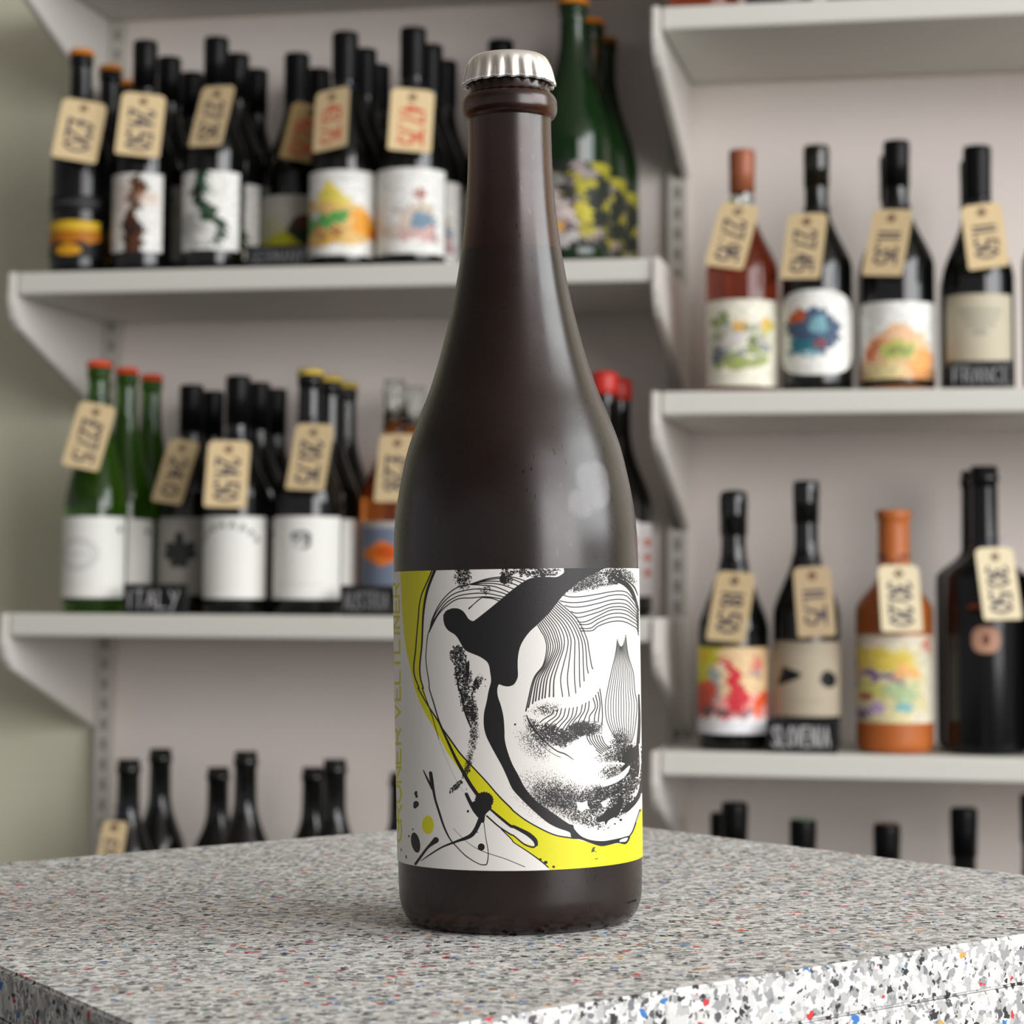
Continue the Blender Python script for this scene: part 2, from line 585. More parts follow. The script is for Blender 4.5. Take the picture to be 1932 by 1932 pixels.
def copy_tree(o, parent=None):
    c = o.copy()
    COL.objects.link(c)
    if parent is not None:
        c.parent = parent
    for ch in list(o.children):
        copy_tree(ch, c)
    return c


def make_bottle(label, kind, X, Y, Z, glass, group, r=None, H=None, capsule=None, crown=None, wax=None, labels=(), fill=None, neck_glass=None, turn=0.0, clay_stop=False):
    R, h = KINDS[kind][0], KINDS[kind][1]
    r, H = r or R, H or h
    nr = KINDS[kind][2]
    b = thing('wine_bottle', label, 'bottle', (X, Y, Z), group, (0, 0, math.radians(turn)))
    if fill is None:
        obj('glass_body', lathe_bm(profile(kind, r, H)), glass, b, True)
    else:
        obj('glass_body', lathe_bm(profile(kind, r, H, 0.0, fill)), glass, b, True)
        outer = profile(kind, r, H, fill + 0.0003, H)
        inner = [(max(q - 0.003, 0.004), z) for q, z in outer][::-1]
        bm = lathe_bm(outer + inner, close_bottom=False, close_top=False)
        n = 40
        bm.verts.ensure_lookup_table()
        L = len(outer) * 2
        for k in range(n):
            bm.faces.new((bm.verts[k], bm.verts[(L - 1) * n + k], bm.verts[(L - 1) * n + (k + 1) % n], bm.verts[(k + 1) % n]))
        bmesh.ops.recalc_face_normals(bm, faces=bm.faces[:])
        obj('glass_neck', bm, neck_glass, b, True)
    if capsule:
        m, ln = capsule[0], capsule[1]
        pts = [(q + 0.0014, z) for q, z in smooth_neck(kind, r, H, ln)]
        pts = [(pts[0][0] - 0.0008, pts[0][1])] + pts
        top = pts[-1]
        pts[-1] = (top[0] - 0.0004, H + 0.0006)
        pts += [(top[0] - 0.003, H + 0.0012)]
        obj('capsule', lathe_bm(pts, close_bottom=False), m, b, True)
        if len(capsule) > 2:
            obj('capsule_top', lathe_bm([(top[0] - 0.0035, H + 0.0008), (top[0] - 0.0035, H + 0.002)], 32), capsule[2], b)
    if crown:
        if 'c' not in CAP_MESH:
            CAP_MESH['c'] = mesh_from(crown_cap_bm(0.0158, 0.0075), 'crown_cap')
            CAP_MESH['c'].polygons.foreach_set('use_smooth', [True] * len(CAP_MESH['c'].polygons))
        me = CAP_MESH['c'].copy()
        c = obj('crown_cap', me, crown, b)
        q = (nr + 0.0018) / 0.0148
        c.scale = (q, q, 1.15)
        c.location = (0, 0, H - 0.0072)
    if wax:
        m, ln = wax
        pts = [(q + 0.0018, z) for q, z in smooth_neck(kind, r, H, ln)]
        pts = [(pts[0][0] - 0.0012, pts[0][1] - 0.001)] + pts[:-1] + [(nr + 0.0012, H), (nr - 0.001, H + 0.003), (nr - 0.006, H + 0.0042)]
        obj('wax_seal', lathe_bm(pts, close_bottom=False), m, b, True)
    for L in labels:
        me = label_me('label', kind, r, H, L['z'][0], L['z'][1], L.get('half', 85), L.get('face', 0.0), L.get('shape', 'rect'))
        o = obj('label', me, L['m'], b)
        if L.get('txt'):
            o['label'] = L['txt']
    return b


def place(label, kind, px, row, shelf_z, glass, group, yref=None, **kw):
    """front row axis = shelf front + 25 mm + body radius; rows behind follow at 90 mm"""
    r = kw.get('r') or KINDS[kind][0]
    Y = SHELF_Y + 0.022 + r + row
    yy = yref if yref is not None else 0
    X = on_y(px, yy, Y)[0]
    return make_bottle(label, kind, X, Y, shelf_z, glass, group, **kw)


# ------------------------------------------------------------------ printed labels
WHITE, CREAM, INK = (.90, .90, .88), (.88, .87, .80), (.12, .12, .13)


def art(name, w, h, base, fn, rough=0.55):
    c = Canvas(w, h, base)
    fn(c)
    if name[6:] in ('carnival', 'festival', 'garden', 'fruit', 'lady', 'sunrise', 'graffiti', 'woman', 'dancer', 'blue'):
        # printed brushwork: edges broken up and a little uneven ink
        k = sum(map(ord, name))
        Y, X = np.mgrid[0:h, 0:w]
        for cell, amp in ((26, 16), (9, 12)):
            dx, dy = (vnoise(h, w, cell, k + cell) - .5) * amp * 2, (vnoise(h, w, cell, k + cell + 1) - .5) * amp * 2
            c.a = c.a[np.clip(Y + dy, 0, h - 1).astype(int), np.clip(X + dx, 0, w - 1).astype(int)]
        c.a *= (0.90 + 0.2 * vnoise(h, w, 7, k + 5))[..., None]
    return mat_image(name, c.image(name), rough)


def lines_text(c, y, x0, x1, n, col, pen=2):
    for i in range(n):
        x = x0 + (x1 - x0) * i / n
        c.stroke([(x, y), (x + (x1 - x0) / n * .55, y + (i % 3 - 1) * pen)], pen, col)


def a_gold(c):
    c.poly([(12, 8), (150, 4), (290, 8), (292, 62), (150, 68), (8, 62)], (.83, .68, .16), smooth=False)
    c.poly([(8, 66), (292, 66), (296, 120), (240, 150), (200, 128), (160, 150), (100, 128), (60, 150), (6, 126)], (.70, .43, .08), smooth=False)
    for i in range(9):
        c.stroke([(30 + i * 28, 80), (40 + i * 28, 118)], 5, (.55, .30, .05))
    c.ellipse(150, 186, 58, 34, (.80, .58, .12))


def a_script(c):
    for i in range(14):
        x = 20 + i * 19
        c.stroke([(x, 50), (x + 6, 25 + (i % 3) * 5), (x + 12, 48), (x + 17, 30)], 3.5, (.34, .33, .33))


def a_woman(c):      # a standing brown figure brushed on white
    c.ellipse(90, 90, 55, 70, (.74, .64, .56), alpha=.5, soft=.9)
    c.stroke([(118, 20), (122, 60), (114, 110), (116, 150), (112, 190), (108, 240), (120, 300)], [34, 58, 42, 26, 44, 74, 60], (.28, .16, .09))
    c.ellipse(126, 62, 20, 26, (.36, .20, .09))
    c.ellipse(150, 100, 40, 22, (.80, .68, .60), alpha=.6, soft=.8)
    c.ellipse(112, 220, 34, 28, (.20, .13, .11))
    c.stroke([(92, 250), (96, 320)], 24, (.20, .14, .11))
    c.stroke([(128, 250), (122, 320)], 20, (.34, .20, .12))


def a_dancer(c):     # a dark green sketch of a dancing figure
    c.ellipse(60, 230, 60, 60, (.52, .52, .50), alpha=.6, soft=.9)
    c.stroke([(96, 4), (100, 40), (84, 84), (92, 110), (118, 160), (150, 215), (168, 245), (150, 285), (120, 305)], [30, 26, 40, 44, 40, 36, 30, 22, 14], (.13, .22, .15))
    c.ellipse(86, 92, 20, 22, (.06, .12, .07))
    c.stroke([(100, 30), (118, 60), (112, 100)], 9, (.30, .45, .33))
    c.stroke([(104, 130), (140, 190)], 8, (.35, .47, .36))
    c.stroke([(120, 80), (165, 88)], 14, (.72, .76, .71))
    c.stroke([(30, 318), (110, 296), (170, 318)], 10, (.7, .7, .69))


def a_yellow(c):
    lines_text(c, 30, 60, 190, 9, (.55, .53, .50))
    c.poly([(0, 190), (60, 180), (120, 150), (200, 165), (240, 150), (240, 260), (0, 260)], (.70, .69, .12))
    c.poly([(120, 150), (150, 90), (190, 80), (240, 100), (240, 220), (180, 215)], (.14, .20, .10))
    c.ellipse(170, 110, 34, 26, (.36, .20, .16))
    c.ellipse(60, 140, 60, 50, (.66, .68, .42), alpha=.5, soft=.9)


def a_fruit(c):
    lines_text(c, 30, 110, 230, 8, (.62, .61, .60), 3)
    c.poly([(110, 60), (150, 62), (200, 110), (190, 140), (110, 150), (95, 120)], (.87, .80, .36))
    c.poly([(20, 130), (90, 120), (200, 140), (260, 150), (285, 260), (200, 290), (40, 300), (8, 240)], (.87, .72, .45))
    c.poly([(8, 190), (60, 160), (110, 175), (190, 165), (150, 215), (60, 225), (8, 250)], (.34, .62, .32))
    c.ellipse(75, 180, 22, 18, (.82, .80, .80))
    c.ellipse(60, 128, 26, 16, (.80, .60, .20))
    c.poly([(210, 170), (250, 160), (292, 200), (298, 270), (250, 262), (205, 235)], (.90, .62, .22))
    c.ellipse(284, 250, 20, 18, (.82, .42, .10))
    c.stroke([(60, 255), (90, 240), (110, 262), (150, 240), (170, 258)], 12, (.60, .40, .22))
    c.poly([(40, 275), (150, 270), (170, 295), (60, 300)], (.82, .64, .30))


def a_lady(c):
    lines_text(c, 34, 80, 220, 9, (.70, .70, .69), 3)
    c.poly([(190, 130), (225, 150), (245, 210), (262, 285), (130, 280), (50, 250), (120, 230), (150, 180)], (.82, .76, .71))
    c.ellipse(200, 105, 15, 24, (.66, .44, .42))
    c.ellipse(205, 150, 22, 28, (.78, .72, .62))
    c.ellipse(212, 205, 36, 36, (.46, .56, .63))
    c.ellipse(140, 160, 24, 16, (.74, .68, .68))
    c.poly([(150, 240), (240, 235), (265, 290), (160, 292)], (.80, .66, .64))
    c.stroke([(236, 235), (262, 288)], 14, (.62, .52, .56))


def a_band(c):
    c.ellipse(110, 120, 60, 70, (.80, .79, .81), soft=.8)
    c.poly([(120, 200), (220, 190), (220, 300), (120, 300)], (.32, .30, .44), smooth=False)


def a_graffiti(c):
    rr = random.Random(3)
    for i in range(60):
        col = rr.choice([(.58, .56, .14), (.62, .58, .18), (.20, .22, .20), (.55, .50, .50), (.35, .30, .36), (.62, .58, .18)])
        c.ellipse(rr.uniform(0, 320), rr.uniform(0, 300), rr.uniform(8, 26), rr.uniform(10, 30), col, rr.uniform(0, 3))
    c.ellipse(100, 60, 60, 26, (.56, .57, .54))
    c.ellipse(36, 70, 24, 22, (.62, .30, .08))
    c.ellipse(80, 95, 46, 16, (.42, .27, .14))
    c.ellipse(110, 190, 66, 80, (.80, .74, .72))
    c.ellipse(118, 130, 34, 34, (.82, .76, .74))
    c.stroke([(60, 160), (90, 150), (120, 162), (160, 152)], 12, (.50, .46, .46))
    c.stroke([(58, 222), (110, 230), (160, 226)], 18, (.42, .36, .38))
    c.ellipse(140, 248, 20, 24, (.86, .66, .34))
    c.ellipse(120, 288, 90, 26, (.70, .68, .68))
    c.ellipse(205, 90, 30, 28, (.62, .59, .14))
    c.ellipse(205, 190, 26, 34, (.70, .66, .20))


def a_arcs(c):       # faint round emblem
    for rx in (62, 50):
        c.ellipse(110, 120, rx, 52 * rx / 62, (.74, .74, .73))
        c.ellipse(110, 120, rx - 5, 52 * rx / 62 - 5, WHITE)
    lines_text(c, 120, 70, 150, 6, (.70, .70, .70), 4)
    c.ellipse(232, 40, 8, 9, (.35, .35, .36))
    lines_text(c, 210, 60, 150, 8, (.80, .80, .79), 2)


def a_leaf(c):
    for a, l in ((-90, 80), (-45, 62), (-135, 62), (-10, 52), (190, 52), (60, 40), (120, 40)):
        x, y = 120 + math.cos(math.radians(a)) * l * .5, 130 + math.sin(math.radians(a)) * l * .5
        c.ellipse(x, y, l * .55, 17, (.24, .25, .25), math.radians(a))


def a_arch_text(c):
    t = 'MORANELLO'
    for i in range(8):
        a = math.radians(-150 + i * 17)
        x, y = 122 + 92 * math.cos(a), 120 + 92 * math.sin(a)
        c.stroke([(x - 6, y + 6), (x + 1, y - 8), (x + 6, y + 5)], 6, (.42, .42, .42))
    lines_text(c, 220, 80, 170, 8, (.80, .80, .79), 2)


def a_small_mark(c):
    c.ellipse(130, 62, 26, 17, (.36, .36, .37))
    c.ellipse(130, 62, 15, 8, (.80, .80, .79))
    c.stroke([(148, 66), (150, 88), (138, 100)], 9, (.30, .30, .31))
    c.stroke([(108, 84), (126, 98)], 6, (.62, .62, .62))
    lines_text(c, 212, 60, 190, 10, (.74, .74, .73), 3)


def a_diamond(c):
    c.a[:] = (.66, .65, .63)
    c.poly([(16, 22), (224, 22), (224, 236), (16, 236)], (.41, .45, .52), smooth=False)
    c.poly([(20, 120), (110, 70), (200, 118), (110, 168)], (.82, .44, .16), smooth=False)
    c.poly([(80, 110), (130, 90), (180, 118), (130, 140)], (.74, .30, .06))


def a_rows(c):
    for j in range(3):
        for i in range(5):
            c.ellipse(30 + i * 50, 90 + j * 70, 17, 20, (.75, .36, .26), alpha=.9)


def a_garden(c):
    rr = random.Random(5)
    for i in range(70):
        a, q = rr.uniform(0, 6.28), rr.random() ** .5
        col = rr.choice([(.56, .58, .60), (.50, .56, .36), (.66, .68, .44), (.72, .70, .66), (.60, .55, .62), (.44, .48, .30), (.70, .72, .70)])
        c.ellipse(150 + 88 * q * math.cos(a), 165 + 95 * q * math.sin(a), rr.uniform(8, 18), rr.uniform(8, 20), col, rr.uniform(0, 3))
    for x, y, col in ((150, 100, (.86, .64, .26)), (225, 85, (.88, .70, .30)), (232, 105, (.80, .74, .36)), (75, 95, (.52, .56, .20)), (110, 78, (.46, .56, .34))):
        c.ellipse(x, y, 20, 20, col)
    c.ellipse(150, 250, 80, 26, (.60, .64, .38))
    c.ellipse(145, 150, 40, 30, (.80, .78, .76))
    c.ellipse(85, 215, 26, 30, (.40, .44, .46))


def a_blue_form(c):
    c.poly([(80, 84), (120, 68), (170, 74), (200, 108), (238, 150), (215, 190), (190, 240), (150, 250), (80, 236), (62, 180), (60, 120)], (.26, .34, .44))
    c.poly([(66, 170), (120, 180), (160, 230), (120, 246), (80, 234)], (.18, .44, .50))
    c.ellipse(92, 100, 27, 26, (.74, .34, .14))
    c.ellipse(160, 130, 24, 34, (.46, .64, .68))
    c.ellipse(165, 200, 24, 22, (.55, .27, .27))
    c.ellipse(150, 240, 30, 12, (.62, .74, .76))


def a_sunrise(c):
    c.poly([(20, 300), (40, 190), (90, 120), (150, 100), (220, 115), (262, 190), (270, 300)], (.90, .74, .58))
    c.poly([(45, 200), (100, 130), (120, 140), (80, 215)], (.82, .42, .26))
    c.poly([(180, 215), (250, 175), (268, 270), (190, 280)], (.93, .66, .40))
    c.ellipse(155, 180, 44, 40, (.72, .74, .40))
    c.ellipse(155, 182, 22, 20, (.56, .60, .36))
    c.ellipse(110, 260, 60, 30, (.86, .80, .58), soft=.6)
    c.poly([(0, 296), (300, 296), (300, 320), (0, 320)], (.90, .60, .34), smooth=False)


def a_tan_text(c):
    for j in range(3):
        for i in range(6 - j):
            x = 62 + j * 12 + i * 24
            c.stroke([(x, 70 + j * 26), (x + 5, 54 + j * 26), (x + 14, 68 + j * 26), (x + 18, 56 + j * 26)], 4, (.52, .52, .48))
    c.ellipse(128, 142, 26, 9, (.58, .57, .52))


def a_carnival(c):
    c.poly([(0, 0), (120, 0), (95, 130), (0, 150)], (.80, .76, .22), smooth=False)
    c.poly([(120, 0), (300, 0), (300, 180), (110, 190)], (.90, .78, .60), smooth=False)
    c.poly([(0, 150), (95, 130), (120, 220), (60, 280), (0, 280)], (.80, .34, .26), smooth=False)
    c.poly([(120, 190), (300, 170), (300, 280), (60, 280)], (.92, .62, .58), smooth=False)
    c.stroke([(105, 50), (150, 80), (165, 150), (175, 200), (140, 270)], [16, 34, 40, 44, 30], (.80, .20, .24))
    c.stroke([(95, 75), (110, 130), (120, 195)], [16, 30, 22], (.60, .64, .64))
    c.poly([(230, 180), (262, 160), (270, 220), (240, 262), (215, 250)], (.88, .36, .18))
    c.ellipse(46, 30, 22, 16, (.86, .68, .14))
    c.ellipse(222, 60, 20, 30, (.88, .50, .44))
    c.ellipse(225, 100, 16, 30, (.64, .54, .54), alpha=.7)
    c.ellipse(40, 165, 24, 22, (.78, .34, .14))
    c.ellipse(100, 250, 52, 22, (.40, .34, .36), soft=.6)
    c.ellipse(190, 258, 24, 14, (.48, .46, .48), soft=.6)
    c.poly([(0, 284), (300, 284), (300, 340), (0, 340)], (.90, .90, .91), smooth=False)


def a_two_leaves(c):
    c.poly([(78, 100), (140, 130), (118, 155), (52, 178), (66, 140)], (.07, .07, .08))
    c.poly([(196, 150), (214, 118), (250, 130), (262, 165), (232, 186), (204, 172)], (.07, .07, .08))
    lines_text(c, 40, 90, 220, 9, (.56, .52, .45), 3)
    lines_text(c, 238, 100, 210, 7, (.54, .50, .43), 4)


def a_festival(c):
    c.poly([(10, 60), (210, 60), (220, 300), (10, 300)], (.84, .80, .62))
    c.poly([(36, 50), (140, 55), (205, 90), (205, 150), (110, 120), (50, 110)], (.84, .75, .34))
    c.poly([(170, 110), (215, 120), (215, 155), (150, 150)], (.90, .68, .42))
    c.stroke([(14, 190), (50, 155), (110, 145), (150, 155), (182, 190)], [20, 22, 20, 22, 20], (.46, .38, .54))
    c.stroke([(30, 150), (70, 132)], 16, (.80, .46, .36))
    c.poly([(40, 180), (110, 170), (130, 220), (50, 230)], (.80, .78, .46))
    c.ellipse(66, 222, 28, 14, (.62, .28, .26))
    c.poly([(130, 195), (200, 185), (215, 240), (150, 250)], (.66, .74, .56))
    c.ellipse(190, 272, 28, 20, (.46, .68, .70))
    c.ellipse(110, 265, 30, 20, (.70, .60, .76))
    c.ellipse(40, 278, 34, 22, (.66, .64, .74))
    c.ellipse(70, 290, 24, 16, (.44, .34, .44))
    c.ellipse(25, 36, 20, 18, (.78, .38, .30))
    c.ellipse(250, 40, 22, 20, (.82, .52, .44))
    c.ellipse(80, 30, 60, 14, (.82, .74, .70), alpha=.7)
    c.ellipse(10, 100, 26, 34, (.55, .42, .46), soft=.5)


def a_oval_o(c):
    c.ellipse(60, 70, 60, 70, (.66, .50, .42))
    c.ellipse(60, 70, 46, 56, (.70, .54, .44))
    c.ellipse(60, 70, 14, 28, (.40, .20, .18))


def a_orange_bar(c):
    c.stroke([(10, 22), (40, 14), (100, 26), (150, 14)], [16, 20, 16, 14], (.66, .33, .20))


LB = {}
for key, w, h, base, fn in (
        ('gold', 300, 230, (.055, .055, .06), a_gold), ('script', 300, 80, (.055, .055, .06), a_script), ('woman', 220, 320, WHITE, a_woman),
        ('dancer', 220, 330, WHITE, a_dancer), ('yellow', 240, 260, (.74, .72, .68), a_yellow), ('fruit', 300, 340, WHITE, a_fruit),
        ('lady', 300, 340, WHITE, a_lady), ('band', 220, 300, (.86, .85, .86), a_band), ('graffiti', 320, 320, (.14, .16, .13), a_graffiti),
        ('arcs', 260, 260, WHITE, a_arcs), ('leaf', 240, 260, (.70, .69, .66), a_leaf), ('arch', 240, 260, WHITE, a_arch_text),
        ('mark', 250, 260, WHITE, a_small_mark), ('diamond', 240, 260, (.66, .65, .63), a_diamond), ('rows', 260, 340, (.84, .82, .81), a_rows),
        ('garden', 300, 340, CREAM, a_garden), ('blue', 300, 320, WHITE, a_blue_form), ('sunrise', 300, 320, WHITE, a_sunrise),
        ('tan', 250, 260, (.74, .71, .62), a_tan_text), ('carnival', 300, 340, WHITE, a_carnival), ('leaves', 300, 300, (.68, .63, .55), a_two_leaves),
        ('festival', 290, 320, (.86, .83, .74), a_festival), ('oval', 120, 140, (.66, .50, .42), a_oval_o), ('bar', 160, 44, (.03, .03, .03), a_orange_bar)):
    LB[key] = art('label_' + key, w, h, base, fn)


def Ls(key, z0, z1, half=85, **k):
    return dict(m=LB[key], z=(z0, z1), half=half, **k)


G_A, G_B, G_C = 'wine bottles on the upper left shelf', 'wine bottles on the middle left shelf', 'wine bottles on the lowest left shelf'
G_R1, G_R2, G_R3 = 'wine bottles on the right shelf with the copper foil', 'wine bottles on the right shelf with the stoneware bottle', 'wine bottles on the lowest right shelf'
G_R0 = 'wine bottles on the topmost right shelf'
ROW = 0.090
FK = (M_FOIL_K, 0.062)
TAGHOST = {}


def column(key, tops, shelf_z, kind, glass, group, names, yref, rows=None, **kw):
    """a front bottle and its copies standing one behind the other"""
    first = None
    for i, px in enumerate(tops):
        row = rows[i] if rows else i * ROW
        k = dict(kw)
        if first is None:
            first = place(names[i], kind, px, row, shelf_z, glass, group, yref=yref, **k)
            TAGHOST[key] = (first, kind, kw.get('r') or KINDS[kind][0], kw.get('H') or KINDS[kind][1])
        else:
            c = copy_tree(first)
            r = kw.get('r') or KINDS[kind][0]
            Y = SHELF_Y + 0.022 + r + row
            X = on_y(px, yref, Y)[0]
            c.location = (X, Y, shelf_z)
            c['label'] = names[i]
    return first


# upper left shelf
column('A1', (155, 210, 243), ZA, 'slim', M_MATTE, G_A,
       ('black bottle with orange cap and gold label, leftmost on the upper left shelf', 'orange capped black bottle just behind the leftmost one of the upper left shelf',
        'orange capped black bottle at the back of the upper left shelf, half hidden'), 70,
       r=0.0355, H=0.297, crown=M_CAP_O, labels=[Ls('gold', .022, .070, 78), Ls('script', .083, .102, 78)])
column('A2', (275, 321, 364), ZA, 'burgundy', M_BLACK, G_A,
       ('black bottle whose white label shows a standing brown figure', 'black bottle behind the one with the brown figure label', 'third black bottle in the row of the brown figure label'), 60,
       r=0.0380, H=0.305, capsule=FK, labels=[Ls('woman', .027, .127, 62)])
column('A3', (409, 449, 485), ZA, 'burgundy', M_BLACK, G_A,
       ('black bottle whose white label shows a dancing green figure', 'black bottle behind the one with the dancing green figure', 'third black bottle in the row of the dancing green figure'), 60,
       r=0.0395, H=0.306, capsule=FK, labels=[Ls('dancer', .027, .127, 72)])
column('A4', (561, 602), ZA, 'champagne', M_BLACK, G_A,
       ('black bottle with a grey and yellow label behind the dim chalkboard sign', 'black bottle behind the one with the grey and yellow label'), 90, rows=(ROW, 2 * ROW),
       r=0.0430, H=0.304, capsule=FK, labels=[Ls('yellow', .028, .110, 80)])
column('A5', (652, 688, 714), ZA, 'champagne', M_BLACK, G_A,
       ('black bottle with a white label painted with yellow, green and orange shapes', 'black bottle behind the one with the yellow and green painted label',
        'third black bottle in the row of the yellow and green painted label'), 50, r=0.0425, H=0.306, capsule=FK, labels=[Ls('fruit', .016, .123, 85)])
column('A6', (780, 812, 840), ZA, 'champagne', M_BLACK, G_A,
       ('black bottle with a white label of a small figure in blue and pink', 'black bottle behind the one with the small blue and pink figure',
        'third black bottle in the row of the small blue and pink figure'), 45, r=0.0435, H=0.308, capsule=FK, labels=[Ls('lady', .016, .123, 85)])
column('A7', (945,), ZA, 'champagne', M_BLACK, G_A, ('black bottle rising just behind the silver crown cap of the big bottle',), 70, rows=(1.0 * ROW,), r=0.0425, H=0.310, capsule=FK,
       labels=[Ls('band', .016, .110, 80)])
column('A8', (1081, 1114, 1139), ZA, 'magnum', M_DKGREEN, G_A,
       ('tall dark green magnum with a label of a pale face among yellow spots', 'orange capped green magnum second in its row on the upper left shelf',
        'orange capped green magnum at the back of its row on the upper left shelf'), 40, rows=(0, .104, .205), r=0.0470, H=0.338, crown=M_CAP_O,
       labels=[Ls('graffiti', .018, .125, 95)])
# middle left shelf
column('B1', (187, 240, 287), ZB, 'flute', M_GREEN, G_B,
       ('green bottle with a red cap and a wide white label, leftmost on its shelf', 'second green bottle with a red cap on the middle left shelf', 'third green bottle with a red cap, furthest back on the middle left shelf'),
       680, r=0.0405, H=0.322, crown=M_CAP_R, labels=[Ls('arcs', .020, .122, 88)])
column('B2', (362, 402), ZB, 'burgundy', M_OLIVE, G_B,
       ('dark bottle whose grey label shows a black leaf', 'dark bottle behind the one with the black leaf label'), 730, rows=(ROW, 2 * ROW), r=0.0395, H=0.298, capsule=FK,
       labels=[Ls('leaf', .024, .124, 76)])
column('B3', (450, 488, 520), ZB, 'burgundy', M_BLACK, G_B,
       ('black bottle with a white label of arched grey lettering', 'black bottle behind the one with arched grey lettering', 'third black bottle in the row of the arched grey lettering'), 710,
       r=0.0400, H=0.300, capsule=FK, labels=[Ls('arch', .020, .122, 86)])
column('B4', (586, 622, 652), ZB, 'champagne', M_BLACK, G_B,
       ('black bottle with a gold crown cap and a white label with a small mark', 'second black bottle with a gold crown cap', 'third black bottle with a gold crown cap, furthest back'), 700,
       r=0.0425, H=0.308, crown=M_CAP_Y, labels=[Ls('mark', .020, .122, 85)])
column('B5', (745, 784), ZB, 'burgundy', M_AMBERW, G_B,
       ('clear necked amber bottle with an orange diamond on its label, left of the big bottle', 'clear necked amber bottle behind the one with the orange diamond label'), 720, rows=(ROW * .9, ROW * 1.85),
       r=0.0410, H=0.301, fill=0.248, neck_glass=M_CLEAR, labels=[Ls('diamond', .030, .118, 72)])
column('B6', (1141, 1168), ZB, 'champagne', M_BLACK, G_B,
       ('black bottle with a red wax top, right of the big bottle', 'red waxed black bottle behind the other, right of the big bottle'), 690, rows=(0.03, 0.03 + ROW),
       r=0.0425, H=0.300, wax=(M_WAX_R, 0.016), labels=[Ls('rows', .026, .118, 88)])
# lowest left shelf: only necks show above the table
for k, (px, py, H, lab) in enumerate(((243, 1440, .288, 'black bottle neck leftmost above the table edge, a tag hanging on it'), (303, 1420, .300, 'taller black bottle neck second from the left above the table edge'),
                                      (412, 1455, .278, 'black bottle neck with a wide lip, third from the left above the table'), (464, 1425, .297, 'black bottle neck fourth from the left above the table'),
                                      (591, 1455, .278, 'black bottle neck touching a taller neck, fifth above the table edge'), (632, 1440, .290, 'black bottle neck sixth above the table edge, beside a shorter one'),
                                      (757, 1465, .275, 'black bottle neck at the left edge of the big bottle, above the table'))):
    row = (0.0, 0.085, 0.085, 0.0, 0.085, 0.0, 0.04)[k]
    b = place(lab, 'burgundy', px, row, ZC, M_BLACK, G_C, yref=py, r=.034, H=H)
    z = on_y(px, py - 8, b.location.y)[2] - ZC
    b.scale = (1, 1, 1)
    q = z / H
    for ch in b.children:
        ch.scale = (1, 1, q)
    TAGHOST['C%d' % k] = (b, 'burgundy', .034, z)
# right shelf 1
column('R1a', (1400,), ZR1, 'burgundy', M_ROSE, G_R1, ('rose wine bottle with copper foil and a cream garden label',), 280, r=0.0435, H=0.300, fill=0.205, neck_glass=M_CLEAR,
       capsule=(M_FOIL_C, 0.053), labels=[Ls('garden', .008, .112, 85)])
column('R1b', (1540,), ZR1, 'burgundy', M_BLACK, G_R1, ('black bottle with a rounded white label around a blue shape',), 280, r=0.0425, H=0.302, capsule=(M_OLIVE, 0.05), labels=[Ls('blue', .020, .122, 84, shape='oval')])
column('R1c', (1691, 1683), ZR1, 'burgundy', M_BLACK, G_R1, ('black bottle with a white label of an orange sunrise', 'black bottle hidden behind the one with the orange sunrise label'), 270, r=0.0440, H=0.305,
       capsule=(M_FOIL_K, 0.056), labels=[Ls('sunrise', .004, .106, 85)])
column('R1d', (1843, 1836), ZR1, 'champagne', M_BLACK, G_R1, ('black bottle with a tan label behind a chalkboard sign on the right', 'black bottle hidden behind the tan label one on the right'), 280, r=0.0425, H=0.295,
       capsule=(M_FOIL_K, 0.062), labels=[Ls('tan', .030, .113, 62)])
column('R1e', (1996,), ZR1, 'burgundy', M_OLIVE, G_R1, ('dark bottle cut off by the right photo edge, right of the tan label',), 400, r=0.0425, H=0.300, capsule=FK)
# right shelf 2
column('R2a', (1384,), ZR2, 'champagne', M_BLACK, G_R2, ('black bottle with a rounded wax top and a red and yellow label',), 1000, r=0.0425, H=0.306, wax=(M_BLACK, 0.05), labels=[Ls('carnival', .020, .122, 84)])
column('R2b', (1521,), ZR2, 'burgundy', M_BLACK, G_R2, ('slender necked black bottle with a tan label bearing two black leaves',), 1000, r=0.0400, H=0.320, capsule=(M_BLACK, 0.05), labels=[Ls('leaves', .042, .130, 84)])
column('R2c', (1686,), ZR2, 'stoneware', M_CLAY, G_R2, ('orange stoneware bottle with a cream label of pastel paint',), 1000, labels=[Ls('festival', .036, .138, 88, face=-6)])
column('R2d', (1857, 1838), ZR2, 'bordeaux', M_MATTE, G_R2, ('large black bottle with a copper oval mark, near the right edge', 'large black bottle behind the one with the copper oval mark'), 950, rows=(0, .098),
       r=0.0475, H=0.338, labels=[Ls('oval', .118, .150, 20, shape='oval'), Ls('bar', .165, .177, 22, face=-4)])
column('R2e', (2010,), ZR2, 'bordeaux', M_MATTE, G_R2, ('black bottle cut off by the right edge of the photo, right of the copper oval',), 1100, r=0.0475, H=0.338)
